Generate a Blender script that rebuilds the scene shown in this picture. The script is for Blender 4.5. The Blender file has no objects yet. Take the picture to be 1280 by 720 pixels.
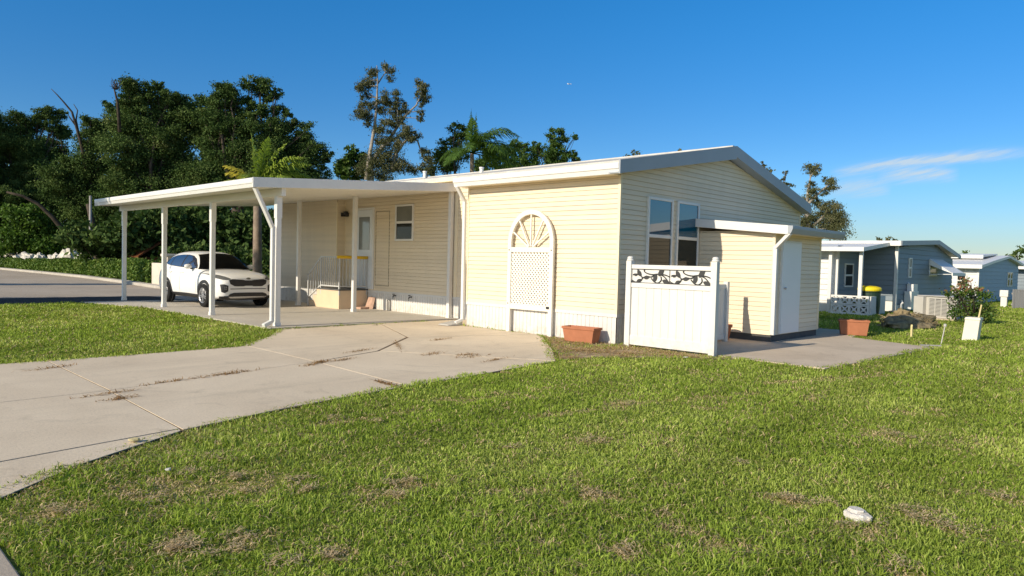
import bpy, bmesh, math, random
import numpy as np
from mathutils import Vector, Matrix, noise as mnoise
from mathutils.bvhtree import BVHTree
from math import sin, cos, tan, atan, atan2, radians, pi, sqrt

random.seed(7)
RNG = np.random.default_rng(11)
scene = bpy.context.scene
COL = scene.collection

# ------------------------------------------------------------------ camera
F_PX, CAM_H = 880.0, 1.6
PITCH, ROLL, AZ = atan((326.8 - 360) / F_PX), radians(1.45), radians(44.0)
_fw = Vector((cos(AZ) * cos(PITCH), sin(AZ) * cos(PITCH), sin(PITCH)))
_rt0 = Vector((sin(AZ), -cos(AZ), 0))
_up0 = _rt0.cross(_fw)
_rt = _rt0 * cos(ROLL) + _up0 * sin(ROLL)
_up = -_rt0 * sin(ROLL) + _up0 * cos(ROLL)
cam_d = bpy.data.cameras.new('camera')
cam = bpy.data.objects.new('camera', cam_d)
COL.objects.link(cam)
cam.matrix_world = Matrix(((_rt.x, _up.x, -_fw.x, 0), (_rt.y, _up.y, -_fw.y, 0), (_rt.z, _up.z, -_fw.z, CAM_H), (0, 0, 0, 1)))
cam_d.sensor_width = 36.0
cam_d.lens = F_PX / 1280 * 36.0
cam_d.clip_start, cam_d.clip_end = 0.05, 20000
scene.camera = cam


def ray(x, y):
    return _rt * ((x - 640) / F_PX) - _up * ((y - 360) / F_PX) + _fw


def at(x, y, dist):
    """survey point seen at photo pixel (x, y), `dist` metres away over the ground"""
    d = ray(x, y)
    t = dist / sqrt(d.x * d.x + d.y * d.y)
    return Vector((d.x * t, d.y * t, CAM_H + d.z * t))


def gp(x, y, z=0.0):
    d = ray(x, y)
    t = (z - CAM_H) / d.z
    return Vector((d.x * t, d.y * t, z))


# ------------------------------------------------------------------ materials
def new_mat(name):
    m = bpy.data.materials.new(name)
    m.use_nodes = True
    nt = m.node_tree
    return m, nt, nt.nodes['Principled BSDF']


def L(nt, a, b):
    nt.links.new(a, b)


def ramp(nt, fac, stops):
    r = nt.nodes.new('ShaderNodeValToRGB')
    el = r.color_ramp.elements
    while len(el) < len(stops):
        el.new(0.5)
    for e, (p, c) in zip(el, stops):
        e.position = p
        e.color = (*c, 1) if len(c) == 3 else c
    L(nt, fac, r.inputs[0])
    return r.outputs[0]


def nnoise(nt, scale, detail=4, rough=0.55, vec=None, dist=0.0):
    n = nt.nodes.new('ShaderNodeTexNoise')
    n.inputs['Scale'].default_value = scale
    n.inputs['Detail'].default_value = detail
    n.inputs['Roughness'].default_value = rough
    n.inputs['Distortion'].default_value = dist
    if vec is not None:
        L(nt, vec, n.inputs['Vector'])
    return n.outputs['Fac']


def mix(nt, fac, a, b, mode='MIX'):
    n = nt.nodes.new('ShaderNodeMix')
    n.data_type = 'RGBA'
    n.blend_type = mode
    for i, s in ((0, fac), (6, a), (7, b)):
        if isinstance(s, (int, float)):
            n.inputs[i].default_value = s
        elif isinstance(s, tuple):
            n.inputs[i].default_value = (*s, 1)
        else:
            L(nt, s, n.inputs[i])
    return n.outputs[2]


def geo_pos(nt):
    return nt.nodes.new('ShaderNodeNewGeometry').outputs['Position']


def paint(name, col, rough=0.5, var=0.08, scale=3.0, spec=0.5, dirt=0.0, metallic=0.0, bump=0.0, streak=False):
    """plain painted surface with slight unevenness and dirt"""
    m, nt, p = new_mat(name)
    pos = geo_pos(nt)
    vec = pos
    if streak:
        mp = nt.nodes.new('ShaderNodeMapping')
        mp.inputs['Scale'].default_value = (1, 1, 0.12)
        L(nt, pos, mp.inputs['Vector'])
        vec = mp.outputs[0]
    n = nnoise(nt, scale, 5, 0.6, vec)
    lo = tuple(c * (1 - var) for c in col)
    hi = tuple(min(1, c * (1 + var * 0.6)) for c in col)
    c = ramp(nt, n, [(0.3, lo), (0.7, hi)])
    if dirt:
        d = nnoise(nt, scale * 4.3, 6, 0.65, vec)
        f = ramp(nt, d, [(0.55, (0, 0, 0)), (0.8, (dirt, dirt, dirt))])
        c = mix(nt, f, c, tuple(x * 0.45 for x in col))
    L(nt, c, p.inputs['Base Color'])
    p.inputs['Roughness'].default_value = rough
    p.inputs['Specular IOR Level'].default_value = spec
    p.inputs['Metallic'].default_value = metallic
    if bump:
        b = nt.nodes.new('ShaderNodeBump')
        b.inputs['Strength'].default_value = bump
        b.inputs['Distance'].default_value = 0.02
        L(nt, nnoise(nt, scale * 12, 5, 0.6), b.inputs['Height'])
        L(nt, b.outputs[0], p.inputs['Normal'])
    return m


def concrete(name, c_lo, c_hi, stain=0.35, scale=1.0, tyre=False):
    m, nt, p = new_mat(name)
    pos = geo_pos(nt)
    big = nnoise(nt, 0.55 * scale, 6, 0.62, pos, 0.6)
    c = ramp(nt, big, [(0.28, c_lo), (0.68, c_hi)])
    fine = nnoise(nt, 42, 4, 0.7, pos)
    c = mix(nt, 0.55, c, ramp(nt, fine, [(0.25, (0.55,) * 3), (0.5, (0.97,) * 3), (0.75, (1.0,) * 3)]), 'MULTIPLY')
    st = nnoise(nt, 1.7 * scale, 7, 0.7, pos, 1.2)
    f = ramp(nt, st, [(0.56, (0, 0, 0)), (0.74, (stain,) * 3)])
    c = mix(nt, f, c, tuple(x * 0.52 for x in c_lo))
    sp_n = nnoise(nt, 150, 2, 0.5, pos)
    c = mix(nt, 0.35, c, ramp(nt, sp_n, [(0.3, (0.5,) * 3), (0.45, (1, 1, 1)), (0.6, (1, 1, 1)), (0.75, (1.25, 1.22, 1.15))]), 'MULTIPLY')
    blot = nnoise(nt, 0.9, 3, 0.5, pos, 2.0)
    c = mix(nt, ramp(nt, blot, [(0.62, (0, 0, 0)), (0.72, (0.16,) * 3)]), c, tuple(x * 0.4 for x in c_lo))
    if tyre:
        sx_ = nt.nodes.new('ShaderNodeSeparateXYZ')
        L(nt, pos, sx_.inputs[0])
        mp = nt.nodes.new('ShaderNodeMapping')
        mp.inputs['Rotation'].default_value = (0, 0, radians(-9))
        mp.inputs['Scale'].default_value = (0.10, 1.15, 1)
        L(nt, pos, mp.inputs['Vector'])
        tn = nnoise(nt, 1.0, 5, 0.6, mp.outputs[0], 0.4)
        c = mix(nt, ramp(nt, tn, [(0.54, (0, 0, 0)), (0.70, (0.30,) * 3)]), c, tuple(x * 0.6 for x in c_lo))
    L(nt, c, p.inputs['Base Color'])
    p.inputs['Roughness'].default_value = 0.9
    p.inputs['Specular IOR Level'].default_value = 0.2
    b = nt.nodes.new('ShaderNodeBump')
    b.inputs['Strength'].default_value = 0.35
    b.inputs['Distance'].default_value = 0.01
    L(nt, nnoise(nt, 60, 5, 0.7, pos), b.inputs['Height'])
    L(nt, b.outputs[0], p.inputs['Normal'])
    return m


def leafy(name, stops, rough=0.6, trans=0.25, spec=0.15):
    """foliage: colour from the per-clump 'tint' attribute"""
    m, nt, p = new_mat(name)
    a = nt.nodes.new('ShaderNodeAttribute')
    a.attribute_name = 'tint'
    c = ramp(nt, a.outputs['Fac'], stops)
    L(nt, c, p.inputs['Base Color'])
    p.inputs['Roughness'].default_value = rough
    p.inputs['Specular IOR Level'].default_value = spec
    t = nt.nodes.new('ShaderNodeBsdfTranslucent')
    L(nt, mix(nt, 1.0, c, (1.0, 1.1, 0.55), 'MULTIPLY'), t.inputs[0])
    ms = nt.nodes.new('ShaderNodeMixShader')
    ms.inputs[0].default_value = trans
    L(nt, p.outputs[0], ms.inputs[1])
    L(nt, t.outputs[0], ms.inputs[2])
    L(nt, ms.outputs[0], nt.nodes['Material Output'].inputs[0])
    return m


def glass(name, col, rough=0.02, spec=1.0, ior=1.9):
    m, nt, p = new_mat(name)
    p.inputs['Base Color'].default_value = (*col, 1)
    p.inputs['Roughness'].default_value = rough
    p.inputs['IOR'].default_value = ior
    p.inputs['Specular IOR Level'].default_value = spec
    return m


M = {}
def clapboard(name, col):
    m, nt, p = new_mat(name)
    pos = geo_pos(nt)
    mp = nt.nodes.new('ShaderNodeMapping')
    mp.inputs['Scale'].default_value = (0.22, 0.22, 9.0)
    L(nt, pos, mp.inputs['Vector'])
    c = ramp(nt, nnoise(nt, 1.0, 2, 0.5, mp.outputs[0]), [(0.3, tuple(x * .93 for x in col)), (0.7, tuple(min(1, x * 1.04) for x in col))])
    mp2 = nt.nodes.new('ShaderNodeMapping')
    mp2.inputs['Scale'].default_value = (2.2, 2.2, 0.25)
    L(nt, pos, mp2.inputs['Vector'])
    c = mix(nt, ramp(nt, nnoise(nt, 1.0, 6, 0.65, mp2.outputs[0]), [(0.5, (0, 0, 0)), (0.8, (0.30,) * 3)]), c, tuple(x * .72 for x in col))
    L(nt, c, p.inputs['Base Color'])
    p.inputs['Roughness'].default_value = 0.55
    p.inputs['Specular IOR Level'].default_value = 0.3
    return m


def grimy(name, col, rough=0.45, top=0.35, amount=0.55):
    """white vinyl with splashed soil and mildew near the ground"""
    m, nt, p = new_mat(name)
    pos = geo_pos(nt)
    mp = nt.nodes.new('ShaderNodeMapping')
    mp.inputs['Scale'].default_value = (3, 3, 0.35)
    L(nt, pos, mp.inputs['Vector'])
    c = ramp(nt, nnoise(nt, 1.2, 5, 0.6, mp.outputs[0]), [(0.3, tuple(x * .93 for x in col)), (0.7, tuple(min(1, x * 1.03) for x in col))])
    s = nt.nodes.new('ShaderNodeSeparateXYZ')
    L(nt, pos, s.inputs[0])
    mr = nt.nodes.new('ShaderNodeMapRange')
    mr.inputs['From Min'].default_value = 0.0
    mr.inputs['From Max'].default_value = top
    mr.inputs['To Min'].default_value = 1.0
    mr.inputs['To Max'].default_value = 0.0
    L(nt, s.outputs[2], mr.inputs['Value'])
    f = ramp(nt, nnoise(nt, 9, 6, 0.7, pos), [(0.42, (0, 0, 0)), (0.72, (1, 1, 1))])
    mm = nt.nodes.new('ShaderNodeMath')
    mm.operation = 'MULTIPLY'
    L(nt, mr.outputs[0], mm.inputs[0])
    L(nt, f, mm.inputs[1])
    m2 = nt.nodes.new('ShaderNodeMath')
    m2.operation = 'MULTIPLY'
    m2.inputs[1].default_value = amount
    L(nt, mm.outputs[0], m2.inputs[0])
    c = mix(nt, m2.outputs[0], c, (0.36, 0.28, 0.18))
    L(nt, c, p.inputs['Base Color'])
    p.inputs['Roughness'].default_value = rough
    p.inputs['Specular IOR Level'].default_value = 0.35
    return m


M['siding'] = clapboard('cream vinyl siding', (0.79, 0.672, 0.495))
M['trim'] = paint('cream corner trim', (0.82, 0.71, 0.50), 0.5, 0.05, 2, 0.3)
M['white'] = paint('white aluminium trim', (0.75, 0.735, 0.70), 0.42, 0.05, 1.5, 0.4, 0.15)
M['white_vinyl'] = grimy('white vinyl', (0.72, 0.70, 0.66))
M['skirt'] = grimy('white ribbed skirting', (0.70, 0.68, 0.645), 0.5, 0.45, 0.7)
M['rake'] = paint('pale grey rake fascia', (0.36, 0.385, 0.42), 0.45, 0.05, 1.5, 0.4, 0.1)
M['roof'] = paint('light grey roof', (0.55, 0.53, 0.49), 0.7, 0.15, 3, 0.3, 0.4)
M['ceiling'] = paint('cream carport ceiling', (0.80, 0.755, 0.66), 0.5, 0.03, 1, 0.3)
M['door'] = paint('white door paint', (0.74, 0.77, 0.80), 0.4, 0.03, 1, 0.4)
M['lattice'] = paint('cream white lattice', (0.80, 0.76, 0.68), 0.55, 0.05, 3, 0.3, 0.12)
M['dark'] = paint('black metal', (0.02, 0.02, 0.022), 0.5, 0.2, 4)
M['vine'] = paint('dark iron vine', (0.035, 0.035, 0.035), 0.6, 0.2, 6)
M['terracotta'] = paint('terracotta', (0.43, 0.17, 0.09), 0.8, 0.12, 5, 0.2, 0.25, bump=0.2)
M['footing'] = paint('dark grey footing', (0.10, 0.098, 0.095), 0.9, 0.3, 3)
M['stucco'] = paint('peach stucco steps', (0.72, 0.55, 0.38), 0.85, 0.06, 4, 0.2, 0.1, bump=0.2)
M['rail'] = paint('grey metal railing', (0.55, 0.55, 0.54), 0.4, 0.05, 3)
M['yellow'] = paint('yellow foam', (0.80, 0.50, 0.02), 0.7, 0.06, 3)
M['yellow_lid'] = paint('yellow plastic lid', (0.80, 0.62, 0.01), 0.5, 0.05, 3)
M['brick'] = paint('pinkish brick paver', (0.50, 0.33, 0.25), 0.9, 0.2, 9, 0.1, 0.4)
M['glass_sky'] = glass('upper window glass', (0.008, 0.085, 0.15), 0.015, 0.8, 1.75)  # teal of the reflected sky is put into the base colour
M['glass_low'] = glass('lower window glass', (0.022, 0.024, 0.020), 0.03, 0.35, 1.4)
M['blind'] = paint('grey green blinds behind glass', (0.16, 0.16, 0.13), 0.3, 0.1, 4)
M['glass_dim'] = glass('grey door glass', (0.20, 0.22, 0.22), 0.06, 0.6, 1.6)
M['car_paint'] = paint('white car paint', (0.80, 0.79, 0.77), 0.22, 0.02, 1, 0.6)
M['car_glass'] = glass('dark car glass', (0.003, 0.0035, 0.004), 0.04, 0.25, 1.25)
M['car_side_glass'] = glass('blue tinted side glass', (0.006, 0.016, 0.05), 0.02, 1.0, 2.1)
M['black_plastic'] = paint('black car plastic', (0.018, 0.018, 0.019), 0.55, 0.2, 6)
M['rubber'] = paint('tyre rubber', (0.018, 0.018, 0.018), 0.85, 0.2, 8, 0.2)
M['alloy'] = paint('alloy rim', (0.48, 0.48, 0.50), 0.3, 0.1, 4, 0.5, 0, 0.7)
M['chrome'] = paint('silver trim', (0.55, 0.55, 0.56), 0.25, 0.05, 4, 0.5, 0, 0.8)
M['lens'] = glass('headlight lens', (0.10, 0.105, 0.11), 0.05, 0.9, 1.7)
M['driveway'] = concrete('tan driveway concrete', (0.66, 0.545, 0.40), (0.80, 0.675, 0.505), 0.4, tyre=True)
M['slab'] = concrete('grey carport slab', (0.50, 0.455, 0.385), (0.60, 0.55, 0.47), 0.4)
M['patio'] = concrete('grey patio concrete', (0.56, 0.455, 0.34), (0.70, 0.58, 0.445), 0.5, 1.5)
M['road'] = concrete('worn pale road', (0.41, 0.345, 0.27), (0.51, 0.435, 0.35), 0.5, 0.5)
M['kerb'] = concrete('kerb concrete', (0.42, 0.38, 0.33), (0.54, 0.50, 0.43), 0.3)
M['bark'] = paint('grey brown bark', (0.085, 0.068, 0.052), 0.95, 0.45, 3, 0.1, bump=0.6)
M['pale_bark'] = paint('pale peeling bark', (0.36, 0.32, 0.27), 0.9, 0.35, 2.5, 0.1, bump=0.4)
M['palm_bark'] = paint('ringed palm trunk', (0.30, 0.235, 0.18), 0.9, 0.3, 4, 0.1, bump=0.5)
M['oak_leaf'] = leafy('dark oak leaves', [(0, (0.028, 0.054, 0.015)), (0.5, (0.075, 0.125, 0.033)), (0.85, (0.14, 0.19, 0.055)), (1, (0.16, 0.185, 0.07))], 0.75, 0.15, 0.08)
M['green_leaf'] = leafy('mid green leaves', [(0, (0.025, 0.058, 0.012)), (0.5, (0.065, 0.125, 0.024)), (1, (0.14, 0.20, 0.045))], 0.5, 0.25)
M['shrub_leaf'] = leafy('bright shrub leaves', [(0, (0.04, 0.085, 0.015)), (0.5, (0.09, 0.17, 0.03)), (1, (0.17, 0.26, 0.05))], 0.5, 0.3)
M['gum_leaf'] = leafy('olive gum leaves', [(0, (0.05, 0.06, 0.025)), (0.5, (0.11, 0.12, 0.05)), (1, (0.22, 0.205, 0.11))], 0.6, 0.15)
M['hedge_leaf'] = leafy('hedge leaves', [(0, (0.04, 0.085, 0.015)), (0.5, (0.12, 0.20, 0.035)), (1, (0.28, 0.33, 0.08))], 0.5, 0.2)
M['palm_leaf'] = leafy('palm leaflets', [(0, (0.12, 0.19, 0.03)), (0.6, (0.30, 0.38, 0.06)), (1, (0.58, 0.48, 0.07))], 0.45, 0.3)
M['dark_palm'] = leafy('deep green palm leaflets', [(0, (0.04, 0.085, 0.015)), (0.6, (0.10, 0.18, 0.035)), (1, (0.22, 0.30, 0.08))], 0.45, 0.3)  # darker green leaflets of the tall queen palm
M['bush_leaf'] = leafy('bush leaves and rusty flower tips', [(0, (0.03, 0.07, 0.015)), (0.45, (0.085, 0.155, 0.03)), (0.75, (0.16, 0.19, 0.05)), (0.9, (0.30, 0.13, 0.07)), (1, (0.42, 0.23, 0.15))], 0.5, 0.2)
M['rock'] = paint('pale limestone', (0.66, 0.61, 0.53), 0.9, 0.2, 5, 0.1, 0.3, bump=0.5)
M['white_rock'] = paint('white layered stone', (0.78, 0.73, 0.66), 0.85, 0.15, 14, 0.1, 0.3, bump=0.5)
M['cream_wall'] = paint('cream masonry', (0.70, 0.60, 0.50), 0.9, 0.1, 3, 0.1, 0.25)
M['blue_siding'] = paint('grey blue siding', (0.22, 0.265, 0.305), 0.55, 0.06, 1.5, 0.3)
M['white_siding'] = paint('white siding', (0.74, 0.74, 0.72), 0.55, 0.05, 1.5, 0.3)
M['blue_wall'] = paint('pale blue siding', (0.31, 0.40, 0.50), 0.55, 0.05, 1.5, 0.3)
M['ac'] = paint('light grey metal cabinet', (0.50, 0.48, 0.44), 0.5, 0.06, 3)
M['ac_dark'] = paint('dark louvre gaps', (0.09, 0.09, 0.09), 0.6, 0.2, 3)
M['block'] = paint('white breeze block', (0.76, 0.74, 0.69), 0.85, 0.08, 5, 0.1, 0.2)
M['bin'] = paint('dark green bin', (0.015, 0.04, 0.022), 0.5, 0.1, 3)
M['fence_grey'] = paint('weathered grey fence boards', (0.36, 0.34, 0.33), 0.85, 0.2, 4, 0.1, 0.3, streak=True)
M['dry_soil'] = paint('dry pale soil with straw', (0.40, 0.305, 0.20), 0.95, 0.4, 7, 0.1, 0.5, bump=1.0)
M['soil'] = paint('bare soil and mulch', (0.24, 0.17, 0.11), 0.95, 0.5, 6, 0.1, 0.6, bump=1.0)
M['wood'] = paint('rusty brown boards', (0.16, 0.06, 0.025), 0.9, 0.3, 5, 0.1)
M['stake'] = paint('pale wooden stake', (0.66, 0.55, 0.28), 0.8, 0.1, 6)
M['awning'] = paint('white awning', (0.80, 0.79, 0.77), 0.45, 0.04, 2, 0.3)


# ------------------------------------------------------------------ mesh building
def loc_of(o):
    p = Vector((0, 0, 0))
    while o is not None:
        p += o.location
        o = o.parent
    return p


class MB:
    def __init__(s):
        s.v, s.f, s.mi, s.cur = [], [], [], 0

    def poly(s, pts):
        b = len(s.v)
        s.v += [tuple(p) for p in pts]
        s.f.append(tuple(range(b, b + len(pts))))
        s.mi.append(s.cur)
        return s

    def hexa(s, c):
        """8 corners: bottom 4 ccw then top 4 ccw"""
        b = len(s.v)
        s.v += [tuple(p) for p in c]
        for f in ((3, 2, 1, 0), (4, 5, 6, 7), (0, 1, 5, 4), (1, 2, 6, 5), (2, 3, 7, 6), (3, 0, 4, 7)):
            s.f.append(tuple(b + i for i in f))
            s.mi.append(s.cur)
        return s

    def box(s, x0, x1, y0, y1, z0, z1):
        return s.hexa([(x0, y0, z0), (x1, y0, z0), (x1, y1, z0), (x0, y1, z0), (x0, y0, z1), (x1, y0, z1), (x1, y1, z1), (x0, y1, z1)])

    def bar(s, a, b, w, h, up=(0, 0, 1)):
        """rectangular bar from a to b; w across, h along `up`"""
        a, b = Vector(a), Vector(b)
        d = (b - a).normalized()
        u = Vector(up)
        r = d.cross(u)
        if r.length < 1e-4:
            r = d.cross(Vector((1, 0, 0)))
        r.normalize()
        u = r.cross(d).normalized()
        r *= w / 2
        u = u * (h / 2)
        return s.hexa([a - r - u, a + r - u, b + r - u, b - r - u, a - r + u, a + r + u, b + r + u, b - r + u])

    def prism(s, pts, z0, z1):
        n = len(pts)
        b = len(s.v)
        s.v += [(p[0], p[1], z0) for p in pts] + [(p[0], p[1], z1) for p in pts]
        s.f.append(tuple(b + i for i in reversed(range(n))))
        s.f.append(tuple(b + n + i for i in range(n)))
        s.mi += [s.cur, s.cur]
        for i in range(n):
            j = (i + 1) % n
            s.f.append((b + i, b + j, b + n + j, b + n + i))
            s.mi.append(s.cur)
        return s

    def extrude(s, pts, vec):
        """planar 3-D polygon swept by vec"""
        n = len(pts)
        vec = Vector(vec)
        b = len(s.v)
        s.v += [tuple(p) for p in pts] + [tuple(Vector(p) + vec) for p in pts]
        s.f.append(tuple(b + i for i in reversed(range(n))))
        s.f.append(tuple(b + n + i for i in range(n)))
        s.mi += [s.cur, s.cur]
        for i in range(n):
            j = (i + 1) % n
            s.f.append((b + i, b + j, b + n + j, b + n + i))
            s.mi.append(s.cur)
        return s

    def tube(s, pts, r, n=8, cap=True):
        pts = [Vector(p) for p in pts]
        if not hasattr(r, '__len__'):
            r = [r] * len(pts)
        b = len(s.v)
        ref = Vector((0.31, 0.22, 0.93))
        for i, p in enumerate(pts):
            d = (pts[min(i + 1, len(pts) - 1)] - pts[max(i - 1, 0)])
            d = d.normalized() if d.length > 1e-9 else Vector((0, 0, 1))
            u = d.cross(ref)
            if u.length < 0.05:
                u = d.cross(Vector((1, 0, 0)))
            u.normalize()
            w = d.cross(u)
            for k in range(n):
                a = 2 * pi * k / n
                s.v.append(tuple(p + (u * cos(a) + w * sin(a)) * r[i]))
        for i in range(len(pts) - 1):
            for k in range(n):
                k2 = (k + 1) % n
                s.f.append((b + i * n + k, b + i * n + k2, b + (i + 1) * n + k2, b + (i + 1) * n + k))
                s.mi.append(s.cur)
        if cap:
            s.f.append(tuple(b + k for k in reversed(range(n))))
            e = b + (len(pts) - 1) * n
            s.f.append(tuple(e + k for k in range(n)))
            s.mi += [s.cur, s.cur]
        return s

    def lathe(s, prof, c=(0, 0, 0), n=24, axis='z', cap=True):
        """prof: (radius, height) list about an axis through c"""
        b = len(s.v)
        for r, h in prof:
            for k in range(n):
                a = 2 * pi * k / n
                p = (r * cos(a), r * sin(a), h)
                if axis == 'y':
                    p = (r * cos(a), h, r * sin(a))
                elif axis == 'x':
                    p = (h, r * cos(a), r * sin(a))
                s.v.append((c[0] + p[0], c[1] + p[1], c[2] + p[2]))
        for i in range(len(prof) - 1):
            for k in range(n):
                k2 = (k + 1) % n
                s.f.append((b + i * n + k, b + i * n + k2, b + (i + 1) * n + k2, b + (i + 1) * n + k))
                s.mi.append(s.cur)
        if not cap:
            return s
        s.f.append(tuple(b + k for k in reversed(range(n))))
        e = b + (len(prof) - 1) * n
        s.f.append(tuple(e + k for k in range(n)))
        s.mi += [s.cur, s.cur]
        return s

    def build(s, name, mats, parent=None, smooth=False, bevel=0.0, local=False, recalc=True):
        me = bpy.data.meshes.new(name)
        off = Vector((0, 0, 0)) if (parent is None or local) else loc_of(parent)
        me.from_pydata([(v[0] - off.x, v[1] - off.y, v[2] - off.z) for v in s.v], [], s.f)
        if not isinstance(mats, (list, tuple)):
            mats = [mats]
        for m in mats:
            me.materials.append(m)
        if len(mats) > 1:
            me.polygons.foreach_set('material_index', s.mi)
        if recalc:
            bm = bmesh.new()
            bm.from_mesh(me)
            bmesh.ops.recalc_face_normals(bm, faces=bm.faces)
            bm.to_mesh(me)
            bm.free()
        if smooth:
            me.polygons.foreach_set('use_smooth', [True] * len(me.polygons))
        me.update()
        o = bpy.data.objects.new(name, me)
        COL.objects.link(o)
        o.parent = parent
        if bevel:
            b = o.modifiers.new('bevel', 'BEVEL')
            b.width = bevel
            b.segments = 2
            b.limit_method = 'ANGLE'
            b.angle_limit = radians(40)
        return o


def pieces(name, mat, parent, boxes, bevel=0.004):
    for b in boxes:
        MB().box(*b).build(name, mat, parent, bevel=bevel)


def tag(o, label=None, cat=None, group=None, kind=None):
    if label:
        o['label'] = label
    if cat:
        o['category'] = cat
    if group:
        o['group'] = group
    if kind:
        o['kind'] = kind
    return o


def thing(name, label, cat, loc=(0, 0, 0), group=None):
    o = bpy.data.objects.new(name, None)
    o.empty_display_size = 0.3
    COL.objects.link(o)
    o.location = loc
    return tag(o, label, cat, group)


def dup(root, label=None, parent=None):
    c = root.copy()
    COL.objects.link(c)
    if parent is not None:
        c.parent = parent
    if label:
        c['label'] = label
    for ch in list(root.children):
        dup(ch, None, c)
    return c


def np_mesh(name, verts, faces, mats, parent=None, tint=None, col=None, smooth=False):
    """fast mesh of equal-size faces from numpy arrays"""
    me = bpy.data.meshes.new(name)
    nv, (nf, k) = len(verts), faces.shape
    if parent is not None:
        verts = verts - np.array(loc_of(parent))[None, :]
    me.vertices.add(nv)
    me.vertices.foreach_set('co', verts.astype(np.float32).ravel())
    me.loops.add(nf * k)
    me.loops.foreach_set('vertex_index', faces.astype(np.int32).ravel())
    me.polygons.add(nf)
    me.polygons.foreach_set('loop_start', (np.arange(nf) * k).astype(np.int32))
    if tint is not None:
        a = me.attributes.new('tint', 'FLOAT', 'POINT')
        a.data.foreach_set('value', tint.astype(np.float32))
    if col is not None:
        a = me.attributes.new('col', 'FLOAT_COLOR', 'POINT')
        c4 = np.ones((nv, 4), np.float32)
        c4[:, :3] = col
        a.data.foreach_set('color', c4.ravel())
    me.update(calc_edges=True)
    me.materials.append(mats)
    if smooth:
        me.polygons.foreach_set('use_smooth', [True] * nf)
    o = bpy.data.objects.new(name, me)
    COL.objects.link(o)
    o.parent = parent
    return o


# ------------------------------------------------------------------ world and sun
SUN_EL = radians(25)
SUN_XY = Vector((-1, 0.10)).normalized()
w = bpy.data.worlds.new('World')
scene.world = w
w.use_nodes = True
nt = w.node_tree
bg = nt.nodes['Background']
sky = nt.nodes.new('ShaderNodeTexSky')
sky.sky_type = 'NISHITA'
sky.sun_disc = False
sky.sun_elevation = SUN_EL
sky.sun_rotation = atan2(SUN_XY.x, SUN_XY.y) % (2 * pi)
sky.altitude = 0
sky.air_density = 1.0
sky.dust_density = 0.0
sky.ozone_density = 4.0
hs = nt.nodes.new('ShaderNodeHueSaturation')
hs.inputs['Saturation'].default_value = 1.35
hs.inputs['Value'].default_value = 1.62
L(nt, sky.outputs[0], hs.inputs['Color'])


def wm(op, a, b=None, c=None):
    n = nt.nodes.new('ShaderNodeMath')
    n.operation = op
    for i, s in enumerate((a, b, c)):
        if s is None:
            continue
        if isinstance(s, (int, float)):
            n.inputs[i].default_value = s
        else:
            L(nt, s, n.inputs[i])
    return n.outputs[0]


tc = nt.nodes.new('ShaderNodeTexCoord')
sp = nt.nodes.new('ShaderNodeSeparateXYZ')
L(nt, tc.outputs['Generated'], sp.inputs[0])
az_ = wm('ARCTAN2', sp.outputs[1], sp.outputs[0])
el_ = wm('ARCSINE', sp.outputs[2])
cmb = nt.nodes.new('ShaderNodeCombineXYZ')
L(nt, wm('MULTIPLY', az_, 9.0), cmb.inputs[0])
L(nt, wm('ADD', wm('MULTIPLY', el_, 62.0), wm('MULTIPLY', az_, 12.0)), cmb.inputs[1])
cn = nt.nodes.new('ShaderNodeTexNoise')
cn.inputs['Scale'].default_value = 1.3
cn.inputs['Detail'].default_value = 7
cn.inputs['Roughness'].default_value = 0.62
cn.inputs['Distortion'].default_value = 0.5
L(nt, cmb.outputs[0], cn.inputs['Vector'])

cmb2 = nt.nodes.new('ShaderNodeCombineXYZ')
L(nt, wm('MULTIPLY', az_, 26.0), cmb2.inputs[0])
L(nt, wm('ADD', wm('MULTIPLY', el_, 210.0), wm('MULTIPLY', az_, 52.0)), cmb2.inputs[1])
cn2 = nt.nodes.new('ShaderNodeTexNoise')
cn2.inputs['Scale'].default_value = 1.0
cn2.inputs['Detail'].default_value = 8
cn2.inputs['Roughness'].default_value = 0.65
L(nt, cmb2.outputs[0], cn2.inputs['Vector'])


def streak(p0, p1, half, strength):
    """a wisp of high cloud between two sky directions (azimuth, elevation in radians)"""
    (a0, e0), (a1, e1) = p0, p1
    u = wm('DIVIDE', wm('SUBTRACT', az_, a0), a1 - a0)
    e_line = wm('ADD', wm('MULTIPLY', u, e1 - e0), e0)
    e_line = wm('ADD', e_line, wm('MULTIPLY', wm('MULTIPLY', u, wm('SUBTRACT', 1.0, u)), 0.016))
    dv = wm('DIVIDE', wm('SUBTRACT', el_, e_line), half)
    dv = wm('ADD', dv, wm('MULTIPLY', wm('SUBTRACT', cn.outputs['Fac'], 0.5), 2.6))
    g = wm('POWER', 2.718, wm('MULTIPLY', wm('MULTIPLY', dv, dv), -1.0))
    du = wm('MULTIPLY', wm('SUBTRACT', u, 0.5), 2.0)
    h = wm('MAXIMUM', wm('SUBTRACT', 1.0, wm('POWER', wm('ABSOLUTE', du), 3.0)), 0.0)
    return wm('MULTIPLY', wm('MULTIPLY', g, h), strength)


def azel(x, y):
    d = ray(x, y).normalized()
    return (atan2(d.y, d.x), math.asin(d.z))


s1 = streak(azel(1035, 218), azel(1292, 189), 0.0058, 1.0)
s2 = streak(azel(1095, 224), azel(1200, 219), 0.0065, 0.8)
s3 = streak(azel(1030, 240), azel(1115, 236), 0.010, 0.5)
mask = wm('ADD', wm('ADD', s1, s2), s3)
mask = wm('MINIMUM', wm('MULTIPLY', mask, wm('MAXIMUM', wm('SUBTRACT', wm('MULTIPLY', cn2.outputs['Fac'], 3.0), 0.65), 0.12)), 0.85)
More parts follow.
